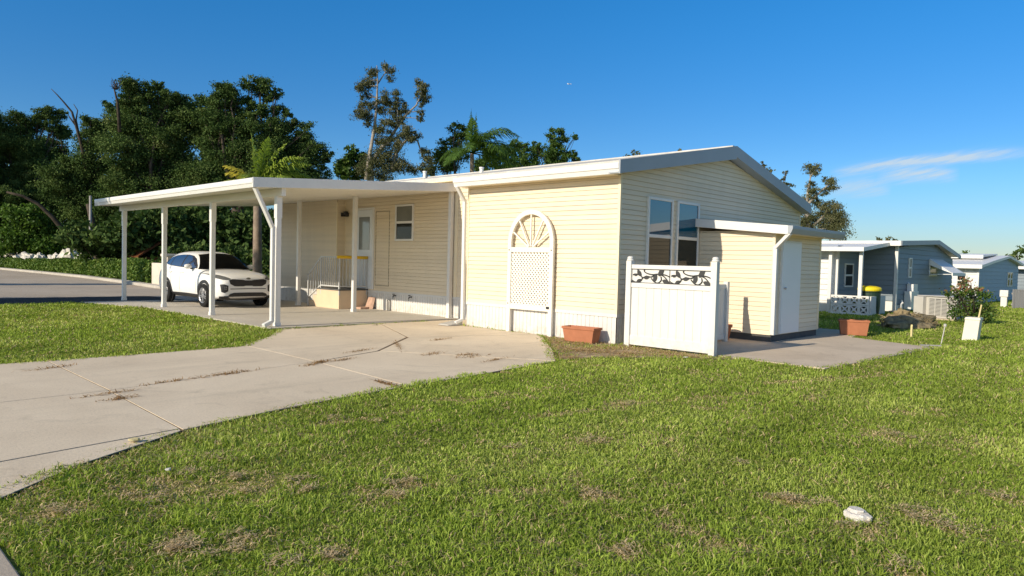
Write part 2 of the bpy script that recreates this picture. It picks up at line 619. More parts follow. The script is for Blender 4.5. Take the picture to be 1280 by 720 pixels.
# haze-free air: keep the horizon from washing out to white
hz = nt.nodes.new('ShaderNodeValToRGB')
hz.color_ramp.interpolation = 'EASE'
hz.color_ramp.elements[0].position = 0.0
hz.color_ramp.elements[0].color = (0.46, 0.48, 0.56, 1)
hz.color_ramp.elements[1].position = 0.42
hz.color_ramp.elements[1].color = (0.54, 0.88, 0.96, 1)
e2_ = hz.color_ramp.elements.new(0.9)
e2_.color = (0.46, 0.60, 0.58, 1)
e_ = hz.color_ramp.elements.new(0.13)
e_.color = (0.56, 0.68, 0.80, 1)
L(nt, wm('MAXIMUM', wm('MULTIPLY', el_, 1.0), 0.0), hz.inputs[0])
hzm = nt.nodes.new('ShaderNodeMix')
hzm.data_type = 'RGBA'
hzm.blend_type = 'MULTIPLY'
# only the half of the sky away from the sun; towards the sun it stays pale and bright
dsun = wm('ADD', wm('MULTIPLY', sp.outputs[0], SUN_XY.x), wm('MULTIPLY', sp.outputs[1], SUN_XY.y))
away = wm('SUBTRACT', 1.0, wm('MINIMUM', wm('MAXIMUM', wm('MULTIPLY', wm('ADD', dsun, 0.05), 1.6), 0.0), 1.0))
L(nt, away, hzm.inputs[0])
L(nt, wm('ADD', wm('MULTIPLY', away, 0.57), 0.72), hs.inputs['Saturation'])
L(nt, wm('SUBTRACT', 1.60, wm('MULTIPLY', away, 0.06)), hs.inputs['Value'])
L(nt, hs.outputs[0], hzm.inputs[6])
L(nt, hz.outputs[0], hzm.inputs[7])
mx = nt.nodes.new('ShaderNodeMix')
mx.data_type = 'RGBA'
L(nt, mask, mx.inputs[0])
L(nt, hzm.outputs[2], mx.inputs[6])
mx.inputs[7].default_value = (6.0, 7.1, 8.0, 1)
L(nt, mx.outputs[2], bg.inputs['Color'])
bg.inputs['Strength'].default_value = 0.10

sun_d = bpy.data.lights.new('sun', 'SUN')
sun_d.energy = 5.0
sun_d.angle = radians(0.5)
sun_d.color = (1.0, 0.885, 0.70)
sun = bpy.data.objects.new('sun', sun_d)
COL.objects.link(sun)
sd = Vector((SUN_XY.x * cos(SUN_EL), SUN_XY.y * cos(SUN_EL), sin(SUN_EL)))
sun.rotation_euler = sd.to_track_quat('Z', 'Y').to_euler()
sun.location = sd * 50
scene.view_settings.view_transform = 'Standard'
scene.view_settings.look = 'None'
scene.view_settings.exposure = 0
scene.render.film_transparent = False


# ------------------------------------------------------------------ ground
def vnoise(x, y, s, seed=0):
    """smooth value noise on numpy arrays"""
    x, y = x / s, y / s
    xi, yi = np.floor(x).astype(np.int64), np.floor(y).astype(np.int64)
    fx, fy = x - xi, y - yi
    fx, fy = fx * fx * (3 - 2 * fx), fy * fy * (3 - 2 * fy)

    def h(a, b):
        n = (a * 374761393 + b * 668265263 + seed * 974634777) & 0x7fffffff
        n = ((n ^ (n >> 13)) * 1274126177) & 0x7fffffff
        return ((n ^ (n >> 16)) & 0xffff) / 65535.0
    return (h(xi, yi) * (1 - fx) + h(xi + 1, yi) * fx) * (1 - fy) + (h(xi, yi + 1) * (1 - fx) + h(xi + 1, yi + 1) * fx) * fy


def inside(poly, x, y):
    r = np.zeros(x.shape, bool)
    n = len(poly)
    j = n - 1
    for i in range(n):
        xi, yi = poly[i][:2]
        xj, yj = poly[j][:2]
        c = ((yi > y) != (yj > y)) & (x < (xj - xi) * (y - yi) / (yj - yi + 1e-12) + xi)
        r ^= c
        j = i
    return r


m, nt, p = new_mat('lawn thatch and soil')
pos = geo_pos(nt)
c = ramp(nt, nnoise(nt, 0.45, 5, 0.6, pos), [(0.3, (0.21, 0.25, 0.045)), (0.55, (0.29, 0.31, 0.06)), (0.75, (0.34, 0.33, 0.09))])
c2 = ramp(nt, nnoise(nt, 26, 5, 0.7, pos), [(0.3, (0.35, 0.4, 0.3)), (0.6, (1, 1, 1))])
c = mix(nt, 0.8, c, c2, 'MULTIPLY')
L(nt, c, p.inputs['Base Color'])
p.inputs['Roughness'].default_value = 0.95
p.inputs['Specular IOR Level'].default_value = 0.1
M['ground'] = m
g = MB()
R = 4000
g.poly([(-R, -R, 0), (R, -R, 0), (R, R, 0), (-R, R, 0)])
tag(g.build('ground', M['ground']), 'flat lawn ground reaching to the horizon', None, None, 'structure')

# driveway slabs, cut by joints
DRIVE = [(0.79, 5.24), (1.5, 5.85), (2.48, 6.43), (3.6, 6.70), (4.98, 6.90), (6.6, 7.05), (8.62, 7.30), (9.6, 8.2), (11.47, 10.15), (11.47, 12.62), (12.58, 12.62), (12.58, 13.98), (7.42, 14.16), (6.6, 12.9), (5.42, 11.72), (3.6, 11.64), (0.79, 11.75)]
SLABS = [
    [(0.80, 8.715), (2.55, 8.795), (2.58, 11.66), (0.80, 11.74)],
    [(0.80, 6.26), (2.46, 6.50), (2.54, 8.78), (0.80, 8.70)],
    [(0.80, 5.25), (1.5, 5.85), (2.44, 6.41), (2.45, 6.47), (0.80, 6.23)],
    [(2.568, 8.80), (5.545, 9.42), (5.575, 11.8), (5.42, 11.70), (3.6, 11.64), (2.598, 11.66)],
    [(2.478, 6.44), (3.6, 6.71), (4.98, 6.91), (5.385, 6.94), (5.535, 9.405), (2.556, 8.785)],
    [(5.56, 9.43), (7.0, 9.92), (8.72, 11.35), (9.98, 14.05), (7.43, 14.14), (6.6, 12.9), (5.59, 11.86)],
    [(5.40, 6.95), (6.6, 7.06), (8.58, 7.30), (7.04, 9.88), (5.55, 9.40)],
    [(8.62, 7.32), (9.6, 8.22), (11.46, 10.16), (8.76, 11.30), (7.05, 9.90)],
    [(11.46, 10.19), (11.46, 12.64), (12.57, 12.64), (12.57, 13.97), (10.01, 14.05), (8.76, 11.34)],
]
g = MB()
for s_ in SLABS:
    g.prism(s_, -0.05, 0.022)
tag(g.build('driveway', M['driveway']), 'tan concrete driveway of jointed slabs', None, None, 'structure')
g = MB()
g.prism([(x, y) for x, y in DRIVE], -0.06, 0.0165)
tag(g.build('driveway_bed', M['soil']), 'dark soil showing in the driveway joints', None, None, 'structure')

SLAB = [(7.25, 14.20), (12.29, 14.02), (12.29, 24.4), (6.3, 24.4), (6.75, 22.6), (7.2, 21.4)]
g = MB()
g.prism(SLAB, -0.05, 0.036)
tag(g.build('carport_slab', M['slab'], bevel=0.006), 'grey concrete slab under the carport', None, None, 'structure')
g = MB()
g.prism([(12.30, 14.02), (12.62, 14.00), (12.62, 19.6), (12.30, 19.6)], -0.05, 0.034)
tag(g.build('porch_slab', M['slab']), 'grey slab strip along the recessed wall', None, None, 'structure')

PATIO = [(11.52, 4.15), (14.2, 3.98), (16.72, 3.80), (17.45, 5.7), (19.3, 6.0), (19.3, 8.1), (11.52, 8.1)]
g = MB()
g.prism(PATIO, -0.05, 0.024)
tag(g.build('patio', M['patio'], bevel=0.006), 'grey concrete patio beside the shed', None, None, 'structure')

ROAD = [(-60, 24.5), (6.3, 24.45), (11.6, 24.45), (11.5, 33.5), (11.9, 39), (12.15, 47), (11.9, 55), (11.4, 65), (9, 82), (2, 100), (-60, 100)]
g = MB()
g.prism(ROAD, -0.06, 0.008)
tag(g.build('road', M['road']), 'worn pale road beyond the lawn', None, None, 'structure')
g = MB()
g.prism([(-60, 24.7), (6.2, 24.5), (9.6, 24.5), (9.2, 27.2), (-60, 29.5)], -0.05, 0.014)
tag(g.build('painted_shadow_strip', paint('painted road shadow', (0.055, 0.052, 0.05), 0.9, 0.25, 4, 0.15, 0.2, bump=0.3)), 'dark painted shadow strip along the near edge of the road', None, None, 'structure')  # near-black colour paints the shadow band onto the road
g = MB()
ke = [(11.75, 24.6), (11.5, 33.5), (11.9, 39), (12.15, 47), (11.9, 55), (11.4, 65), (9, 82)]
for a, b in zip(ke, ke[1:]):
    a, b = Vector((*a, 0)), Vector((*b, 0))
    d = (b - a).normalized() * 0.01
    n = Vector((d.y, -d.x, 0)).normalized() * 0.32
    g.hexa([a + d - Vector((0, 0, .05)), b - d - Vector((0, 0, .05)), b - d + n - Vector((0, 0, .05)), a + d + n - Vector((0, 0, .05)),
            a + d + Vector((0, 0, .13)), b - d + Vector((0, 0, .13)), b - d + n + Vector((0, 0, .15)), a + d + n + Vector((0, 0, .15))])
tag(g.build('kerb', M['kerb'], bevel=0.03), 'low concrete kerb below the hedge', None, None, 'structure')
g = MB()
g.prism([(-30, -60), (0.785, -60), (0.785, 24.2), (-30, 24.2)], -0.06, 0.02)
tag(g.build('street', M['road'], bevel=0.01), 'street at the foot of the driveway', None, None, 'structure')

# bare dirt strip between the driveway and the white fence
DIRT = [(8.85, 7.35), (9.5, 7.25), (10.4, 6.6), (11.0, 5.95), (11.42, 5.6), (11.48, 10.1), (9.6, 8.15)]

# ------------------------------------------------------------------ lawn blades
m, nt, p = new_mat('grass blades')
a = nt.nodes.new('ShaderNodeAttribute')
a.attribute_name = 'col'
L(nt, a.outputs['Color'], p.inputs['Base Color'])
p.inputs['Roughness'].default_value = 0.6
p.inputs['Specular IOR Level'].default_value = 0.12
t = nt.nodes.new('ShaderNodeBsdfTranslucent')
L(nt, mix(nt, 1.0, a.outputs['Color'], (1.1, 1.15, 0.5), 'MULTIPLY'), t.inputs[0])
ms = nt.nodes.new('ShaderNodeMixShader')
ms.inputs[0].default_value = 0.3
L(nt, p.outputs[0], ms.inputs[1])
L(nt, t.outputs[0], ms.inputs[2])
L(nt, ms.outputs[0], nt.nodes['Material Output'].inputs[0])
M['blade'] = m

HOUSE_FP = [(11.42, 8.1), (20.4, 8.1), (20.4, 24), (11.42, 24)]
SHED_FP = [(14.5, 6.3), (17.2, 6.3), (17.2, 8.2), (14.5, 8.2)]


def edge_dist(poly, x, y):
    d = np.full(x.shape, 1e9)
    n = len(poly)
    for i in range(n):
        ax, ay = poly[i][:2]
        bx, by = poly[(i + 1) % n][:2]
        dx, dy = bx - ax, by - ay
        t = np.clip(((x - ax) * dx + (y - ay) * dy) / (dx * dx + dy * dy), 0, 1)
        d = np.minimum(d, np.hypot(x - ax - t * dx, y - ay - t * dy))
    return d


THATCH = [(5.06, 3.83, .28), (1.43, 3.91, .30), (1.75, 3.75, .25), (2.76, 3.88, .30), (7.43, 2.06, .35), (5.12, 1.25, .28), (4.78, 1.93, .26), (4.60, 1.35, .25), (3.1, 3.9, .22),
          (5.0, 1.0, .22), (2.2, 4.6, .5), (1.7, 4.9, .5), (3.9, 2.9, .3), (6.6, 4.6, .35), (2.05, 3.2, .22), (3.2, 2.2, .2), (4.1, 1.0, .2), (1.15, 4.9, .35), (6.0, 0.9, .3)]


def lawn_blades():
    N = 1150000
    th = RNG.uniform(radians(-8), radians(96), N)
    u = RNG.uniform(0, 1, N)
    k = 0.42
    d0, d1 = 2.4, 60.0
    d = (d0 ** k + u * (d1 ** k - d0 ** k)) ** (1 / k)
    x, y = d * np.cos(th), d * np.sin(th)
    ok = (x > 0.80)
    for pl in (SLAB, HOUSE_FP, SHED_FP, ROAD):
        ok &= ~inside(pl, x, y)
    for pl in (DRIVE, PATIO):
        e = edge_dist(pl, x, y)
        jag = 0.03 + 0.12 * vnoise(x, y, 0.16, 3) ** 1.5 + 0.06 * vnoise(x, y, 0.5, 9)
        ok &= ~(inside(pl, x, y) & (e > jag))
    ok &= ~((x > 11.4) & (y > 24))
    ok &= ~((x < 11.5) & (y > 24.3))
    ind = inside(DIRT, x, y)
    dn = vnoise(x, y, 0.35, 5)
    ok &= ~(ind & (RNG.uniform(0, 1, N) > 0.30 + 0.6 * (dn > 0.5)))
    ok &= ~((np.hypot((x - 22.9) / 1.5, (y - 5.9) / 0.8) < 1) & (RNG.uniform(0, 1, N) > 0.15))
    x, y, d = x[ok], y[ok], d[ok]
    n = len(x)
    # thatch: dry brown spots
    dry = np.zeros(n)
    for (tx, ty, tr) in THATCH:
        rr = np.hypot(x - tx, y - ty) / (tr * .75)
        dry = np.maximum(dry, np.clip(1.3 - rr * 1.2 + 1.5 * (vnoise(x, y, 0.13, 4) - 0.5), 0, 1))
    spots = vnoise(x, y, 0.55, 21) * 0.6 + vnoise(x, y, 0.17, 22) * 0.4
    dry = np.maximum(dry, np.clip((spots - 0.735) * 7, 0, 0.8))
    near_edge = np.clip(1 - edge_dist(DRIVE, x, y) / 0.9, 0, 1) * np.clip((4.6 - x) / 3, 0, 1) * (y < 9)
    dry = np.maximum(dry, near_edge * np.clip((vnoise(x, y, 0.22, 31) - 0.15) * 1.5, 0, 0.7))
    # faint mower / tyre lines running back across the lawn
    for (pa_, pb_, wd_) in (((372, 537), (560, 507), .11), ((560, 507), (712, 482), .10), ((660, 524), (835, 500), .12), ((860, 500), (960, 492), .14), ((960, 480), (1100, 470), .16)):
        qa, qb = gp(*pa_), gp(*pb_)
        dx_, dy_ = qb.x - qa.x, qb.y - qa.y
        t_ = np.clip(((x - qa.x) * dx_ + (y - qa.y) * dy_) / (dx_ * dx_ + dy_ * dy_), 0, 1)
        dd_ = np.hypot(x - qa.x - t_ * dx_, y - qa.y - t_ * dy_)
        dry = np.maximum(dry, np.clip(1.3 - dd_ / wd_, 0, 1) * np.clip(vnoise(x, y, 0.3, 6) * 1.5 - .1, 0, 0.85))
    ind = inside(DIRT, x, y)
    dry = np.where(ind, np.maximum(dry, np.where(vnoise(x, y, 0.35, 5) > .5, .35, .8)), dry)
    big = vnoise(x, y, 1.3, 12)
    mid = vnoise(x, y, 0.28, 13)
    jit = RNG.uniform(0, 1, n)
    g0 = np.array([0.180, 0.255, 0.034])
    g1 = np.array([0.400, 0.510, 0.080])
    g2 = np.array([0.600, 0.645, 0.195])
    br = np.array([0.68, 0.53, 0.30])
    t1 = np.clip(0.15 + 0.55 * jit + 0.5 * (mid - 0.5) + 0.25 * (big - 0.5), 0, 1)[:, None]
    c = g0 * (1 - t1) + g1 * t1
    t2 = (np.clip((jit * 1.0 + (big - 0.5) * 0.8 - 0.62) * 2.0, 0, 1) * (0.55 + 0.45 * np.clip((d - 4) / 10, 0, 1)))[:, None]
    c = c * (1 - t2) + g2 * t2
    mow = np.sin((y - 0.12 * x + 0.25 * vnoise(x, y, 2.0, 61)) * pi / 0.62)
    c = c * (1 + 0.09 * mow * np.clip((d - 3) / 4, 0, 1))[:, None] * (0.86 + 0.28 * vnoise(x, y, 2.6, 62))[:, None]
    sel = RNG.uniform(0, 1, n) < np.maximum(dry * 0.85, 0.03 + 0.13 * vnoise(x, y, 0.7, 51) * vnoise(x, y, 0.2, 52) * 2)
    bc = br * (0.45 + 0.75 * RNG.uniform(0, 1, n))[:, None]
    c = np.where(sel[:, None], bc, c)
    hgt = (0.026 + 0.032 * RNG.uniform(0, 1, n) ** 1.5) * (0.75 + 0.55 * mid) * (1 - 0.55 * dry)
    tuft = vnoise(x, y, 0.09, 41)
    hgt *= (0.7 + 0.6 * tuft) * (0.75 + 0.5 * vnoise(x, y, 0.8, 43))
    wid = (0.0038 + 0.00080 * d) * RNG.uniform(0.7, 1.3, n)
    hgt *= 1 + 0.018 * np.clip(d - 5, 0, 30)
    fa = RNG.uniform(0, 2 * pi, n)
    la = RNG.uniform(0, 2 * pi, n)
    lean = hgt * np.abs(RNG.normal(0.75, 0.5, n)) + sel * hgt * 0.8
    px, py = np.cos(fa) * wid / 2, np.sin(fa) * wid / 2
    lx, ly = np.cos(la) * lean, np.sin(la) * lean
    V = np.zeros((n, 5, 3))
    V[:, 0] = np.stack([x - px, y - py, np.zeros(n)], 1)
    V[:, 1] = np.stack([x + px, y + py, np.zeros(n)], 1)
    mx_, my_, mz = x + lx * 0.35, y + ly * 0.35, hgt * 0.62
    V[:, 2] = np.stack([mx_ + px * 0.8, my_ + py * 0.8, mz], 1)
    V[:, 3] = np.stack([mx_ - px * 0.8, my_ - py * 0.8, mz], 1)
    V[:, 4] = np.stack([x + lx, y + ly, hgt * (1 - 0.25 * np.clip(lean / hgt, 0, 1.5))], 1)
    b = (np.arange(n) * 5)[:, None]
    Fc = np.concatenate([b + np.array([[0, 1, 2]]), b + np.array([[0, 2, 3]]), b + np.array([[3, 2, 4]])], 0)
    cc = np.repeat(c[:, None, :], 5, 1)
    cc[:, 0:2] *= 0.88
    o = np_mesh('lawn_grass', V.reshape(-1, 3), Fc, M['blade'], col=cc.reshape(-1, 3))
    tag(o, 'green lawn grass with dry brown patches', 'grass', None, 'stuff')


lawn_blades()


def dry_tufts(name, spots, label, per=70, cols=((0.42, 0.25, 0.12), (0.24, 0.14, 0.06)), lift=0.0):
    n = len(spots) * per
    x, y, z = np.zeros(n), np.zeros(n), np.zeros(n)
    for i, (sx, sy, ang, ln, wd) in enumerate(spots):
        s = slice(i * per, (i + 1) * per)
        a, b = RNG.normal(0, ln / 2, per), RNG.normal(0, wd / 2, per)
        x[s] = sx + cos(ang) * a - sin(ang) * b
        y[s] = sy + sin(ang) * a + cos(ang) * b
    z[:] = 0.021
    la = RNG.uniform(0, 2 * pi, n)
    fa = la + pi / 2
    ln = RNG.uniform(0.03, 0.10, n) if not lift else RNG.uniform(0.012, 0.04, n)
    h = RNG.uniform(0.006, 0.035, n) if not lift else RNG.uniform(-.012, 0.014, n)
    z += lift * RNG.uniform(0, 1, n)
    wv = 0.0055 if not lift else 0.0038
    V = np.zeros((n, 4, 3))
    V[:, 0] = np.stack([x - np.cos(fa) * wv, y - np.sin(fa) * wv, z], 1)
    V[:, 1] = np.stack([x + np.cos(fa) * wv, y + np.sin(fa) * wv, z], 1)
    ex, ey = x + np.cos(la) * ln, y + np.sin(la) * ln
    V[:, 2] = np.stack([ex + np.cos(fa) * wv * .4, ey + np.sin(fa) * wv * .4, z + h], 1)
    V[:, 3] = np.stack([ex - np.cos(fa) * wv * .4, ey - np.sin(fa) * wv * .4, z + h], 1)
    t = RNG.uniform(0, 1, n)[:, None]
    c = np.array(cols[0]) * t + np.array(cols[1]) * (1 - t)
    o = np_mesh(name, V.reshape(-1, 3), np.arange(n * 4).reshape(n, 4), M['blade'], col=np.repeat(c[:, None], 4, 1).reshape(-1, 3))
    tag(o, label, 'weeds', None, 'stuff')


def G2(px, py, ang, ln, wd):
    q = gp(px, py, 0.03)
    return (q.x, q.y, ang, ln, wd)


dry_tufts('dry_weeds', [G2(278, 467, .25, .5, .07), G2(292, 466, .25, .4, .06), G2(215, 476, .25, .4, .05), G2(135, 491, .2, .35, .05), G2(152, 497, .2, .18, .06), G2(394, 454, .5, .3, .07), G2(402, 452, .3, .2, .05),
                       G2(540, 442, .1, .28, .12), G2(590, 445, .0, .38, .12), G2(582, 443, .0, .25, .08), G2(480, 478, 1.5, .3, .04), G2(490, 481, 1.5, .3, .03), G2(450, 438, .3, .4, .04), G2(65, 459, .3, .3, .05),
                       G2(497, 431, 1.0, .7, .03), G2(430, 449, .2, .3, .04), G2(620, 449, .2, .4, .04), G2(550, 424, .2, .3, .04)],
          'dry brown weeds in the driveway joints')
dry_tufts('green_weeds', [G2(352 + i * 9, 411.5 - i * .55, 0.05, .22, .04) for i in range(11)] + [G2(425, 405, 0, .2, .05), G2(470, 406, 0, .1, .04)],
          'small green weeds in the slab joint', 22, ((0.10, 0.15, 0.03), (0.2, 0.2, 0.06)))
sp_ = []
rc_ = random.Random(17)
for (tx, ty, tr) in THATCH[:19]:
    for _ in range(2):
        a_ = rc_.uniform(0, 6.28)
        q_ = rc_.uniform(0, .7) * tr
        sp_.append((tx + cos(a_) * q_, ty + sin(a_) * q_, rc_.uniform(0, 3), rc_.uniform(.06, .16), rc_.uniform(.03, .07)))
for (px_, py_) in ((740, 551), (640, 560), (1110, 545), (1143, 640), (985, 625), (1020, 632), (1165, 655), (930, 585), (265, 575), (240, 590), (300, 600), (490, 620), (370, 607), (395, 612), (345, 705), (205, 687), (230, 690), (270, 690), (480, 480 + 50), (420, 523)):
    q_ = gp(px_, py_)
    for _ in range(2):
        sp_.append((q_.x + rc_.uniform(-.08, .08), q_.y + rc_.uniform(-.08, .08), rc_.uniform(0, 3), rc_.uniform(.06, .15), rc_.uniform(.03, .06)))
dry_tufts('dry_clippings', sp_, 'clumps of dry straw coloured grass clippings on the lawn', 52, ((0.72, 0.57, 0.36), (0.46, 0.34, 0.19)), lift=0.026)
for (qx, qy, nn) in ((10.0, 7.5, 0),):
    sp_ = []
    for i in range(140):
        xx, yy = random.uniform(8.8, 11.4), random.uniform(5.4, 10)
        if inside(DIRT, np.array([xx]), np.array([yy]))[0]:
            sp_.append((xx, yy, random.uniform(0, 3), .3, .2))
    dry_tufts('dry_thatch', [(a, b, c, d_, e) for a, b, c, d_, e in sp_], 'brown dry thatch on the bare strip by the house', 60, ((0.58, 0.43, 0.24), (0.30, 0.19, 0.09)))
g = MB()
g.prism(DIRT, -0.02, 0.012)
tag(g.build('bare_soil', M['dry_soil']), 'strip of bare brown soil by the house', None, None, 'structure')
# ------------------------------------------------------------------ mobile home
def P3(axis, a, o, z):
    return (o, a, z) if axis == 'y' else (a, o, z)


def siding(mb, axis, plane, sgn, a0, a1, z0, z1, h=0.10, rng=None, lip=0.014):
    z = z0
    while z < z1 - 1e-4:
        zt = min(z + h, z1)
        lo, hi = (a0, a1), (a0, a1)
        if rng:
            lo, hi = rng(z), rng(zt)
            if lo[1] - lo[0] < 0.01:
                break
        wv_ = random.uniform(-.003, .003)
        of, ob, oi = plane + sgn * (lip + .010 + wv_), plane + sgn * 0.012, plane + sgn * -.004
        zg = zt - (zt - z) * .075
        k_ = .925
        mdl = (lo[0] + (hi[0] - lo[0]) * k_, lo[1] + (hi[1] - lo[1]) * k_)
        mb.poly([P3(axis, lo[0], of, z), P3(axis, lo[1], of, z), P3(axis, mdl[1], ob, zg), P3(axis, mdl[0], ob, zg)])
        mb.poly([P3(axis, mdl[0], ob, zg), P3(axis, mdl[1], ob, zg), P3(axis, mdl[1], oi, zg + .001), P3(axis, mdl[0], oi, zg + .001)])
        mb.poly([P3(axis, mdl[0], oi, zg), P3(axis, mdl[1], oi, zg), P3(axis, hi[1], oi, zt), P3(axis, hi[0], oi, zt)])
        mb.poly([P3(axis, lo[0], oi, z), P3(axis, lo[1], oi, z), P3(axis, lo[1], of, z), P3(axis, lo[0], of, z)])
        z = zt


def ribs(mb, axis, plane, sgn, a0, a1, z0, z1, per=0.11, dep=0.012):
    a = a0
    while a < a1 - 1e-4:
        b = min(a + per, a1)
        w_ = b - a
        pr = [(a, dep), (a + w_ * .78, dep), (a + w_ * .84, 0), (a + w_ * .94, 0), (b, dep)]
        for (p, q), (r, s_) in zip(pr, pr[1:]):
            mb.poly([P3(axis, p, plane + sgn * q, z0), P3(axis, r, plane + sgn * s_, z0), P3(axis, r, plane + sgn * s_, z1), P3(axis, p, plane + sgn * q, z1)])
        a = b


YE = 23.5          # far end of the home
ZS = 0.60          # top of the skirting
home = thing('mobile_home', 'cream mobile home with clapboard siding, white skirting and grey gable roof', 'house', (15.8, 15.8, 0))


def top_gable(x):
    return 3.42 + (x - 11.5) * (4.20 - 3.42) / 4.3 if x < 15.8 else 4.20 - (x - 15.8) * (4.20 - 3.27) / 4.5


def rng_gable(z):
    a = 11.5 if z <= 3.42 else 11.5 + (z - 3.42) / (4.20 - 3.42) * 4.3
    b = 20.3 if z <= 3.27 else 15.8 + (4.20 - z) / (4.20 - 3.27) * 4.5
    return (a, b)


g = MB()
siding(g, 'y', 11.5, -1, 8.2, 12.6, ZS, 3.36)
siding(g, 'x', 12.6, 1, 11.5, 12.6, ZS, 3.5)
siding(g, 'y', 12.6, -1, 12.6, 19.7, ZS, 3.75)
siding(g, 'x', 19.7, -1, 12.3, 12.6, 0.52, 3.75)
siding(g, 'y', 12.3, -1, 19.7, YE, 0.52, 3.7)
siding(g, 'x', YE, 1, 12.3, 20.3, ZS, 4.2, rng=lambda z: (max(12.3, rng_gable(z)[0]), rng_gable(z)[1]))
siding(g, 'y', 20.3, 1, 8.2, YE, ZS, 3.26)
siding(g, 'x', 8.2, -1, 11.5, 20.3, ZS, 4.19, rng=rng_gable)
g.build('wall', M['siding'], home, recalc=False)
pieces('corner_trim', M['trim'], home, ((11.470, 11.53, 8.170, 8.23, ZS, 3.37), (11.470, 11.52, 12.57, 12.625, ZS, 3.37), (20.27, 20.325, 8.170, 8.23, ZS, 3.27),
                                  (12.575, 12.60, 19.66, 19.715, ZS, 3.4), (12.27, 12.31, 19.68, 19.72, 0.53, 3.35), (12.57, 12.598, 14.22, 14.34, ZS, 3.42)))
g = MB()
ribs(g, 'y', 11.5, -1, 8.2, 12.6, 0.0, ZS - .06)
ribs(g, 'x', 12.6, 1, 11.5, 12.6, 0.0, ZS - .06)
ribs(g, 'y', 12.6, -1, 12.6, 19.7, 0.0, ZS - .06)
ribs(g, 'x', 19.7, -1, 12.3, 12.6, 0, 0.46)
ribs(g, 'y', 12.3, -1, 19.7, YE, 0.0, 0.46)
ribs(g, 'x', YE, 1, 12.3, 20.3, 0.0, ZS - .06)
ribs(g, 'y', 20.3, 1, 8.2, YE, 0.0, ZS - .06)
ribs(g, 'x', 8.2, -1, 11.5, 20.3, 0.0, ZS - .06)
g.box(11.47, 11.50, 8.17, 12.62, ZS - .062, ZS + .004)
g.box(12.572, 12.602, 12.62, 19.7, ZS - .062, ZS + .004)
g.box(11.50, 20.33, 8.171, 8.2, ZS - .063, ZS + .003)
g.box(12.272, 12.302, 19.68, YE, 0.455, 0.524)
g.build('skirting', M['skirt'], home, recalc=False)
# roof: thin panels following the gable, left eave notched back over the porch
g = MB()
ZL, ZR, RX = 3.59, 3.42, 15.8


def rz(x):
    return ZL + (x - 11.13) * (4.47 - ZL) / (RX - 11.13) if x < RX else 4.47 - (x - RX) * (4.47 - ZR) / (20.43 - RX)


def roof_strip(mb, x0, x1, y0, y1, th):
    mb.hexa([(x0, y0, rz(x0) - th), (x1, y0, rz(x1) - th), (x1, y1, rz(x1) - th), (x0, y1, rz(x0) - th),
             (x0, y0, rz(x0)), (x1, y0, rz(x1)), (x1, y1, rz(x1)), (x0, y1, rz(x0))])


roof_strip(g, 11.13, RX, 7.96, 12.75, 0.10)
roof_strip(g, 12.40, RX, 12.75, YE + .25, 0.10)
roof_strip(g, RX, 20.43, 7.96, YE + .25, 0.10)
g.box(15.72, 15.88, 8.0, YE, 4.455, 4.49)
roof = g.build('roof', M['roof'], home)
for i, (px, py, pb) in enumerate(((531, 214, 3.9), (602, 209, 3.9))):
    q = at(px, py, 21.5 if i else 25)
    zt = q.z
    g = MB()
    g.lathe([(0.06, rz(q.x) - .06), (0.06, zt - .05), (0.075, zt - .045), (0.075, zt), (0.05, zt)], (q.x, q.y, 0), 12)
    g.build('vent_pipe', M['white'], roof, smooth=False)
# rake boards on the gable
g = MB()
for (xa, xb) in ((11.09, RX), (RX, 20.45)):
    for (ya, yb, dz0, dz1) in ((7.925, 7.96, -0.25, 0.01), (7.96, 8.2, -0.24, -0.215)):
        g.hexa([(xa, ya, rz(xa) + dz0), (xb, ya, rz(xb) + dz0 - (0.05 if xb == RX else 0)), (xb, yb, rz(xb) + dz0 - (0.05 if xb == RX else 0)), (xa, yb, rz(xa) + dz0),
                (xa, ya, rz(xa) + dz1), (xb, ya, rz(xb) + dz1), (xb, yb, rz(xb) + dz1), (xa, yb, rz(xa) + dz1)])
g.build('rake_board', M['rake'], home)
pieces('soffit', M['trim'], home, ((11.20, 11.50, 8.2, 12.72, 3.345, 3.37), (12.40, 12.6, 12.75, YE, 3.70, 3.73), (20.3, 20.42, 8.2, YE, 3.20, 3.23)))
g = MB()
pr = [(11.20, 3.335), (11.13, 3.335), (11.105, 3.42), (11.085, 3.435), (11.08, 3.53), (11.095, 3.545), (11.20, 3.545)]
g.extrude([(x, 7.962, z) for x, z in pr], (0, 4.79, 0))
g.build('gutter', M['white'], home, bevel=0.006)
g = MB()
g.bar((11.13, 12.66, 3.36), (11.40, 12.67, 3.02), .085, .07)
g.bar((11.405, 12.67, 3.06), (11.41, 12.66, 0.16), .085, .07, (1, 0, 0))
g.bar((11.41, 12.66, 0.17), (11.22, 12.70, 0.09), .085, .07)
g.build('downspout', M['white'], home, bevel=0.01)


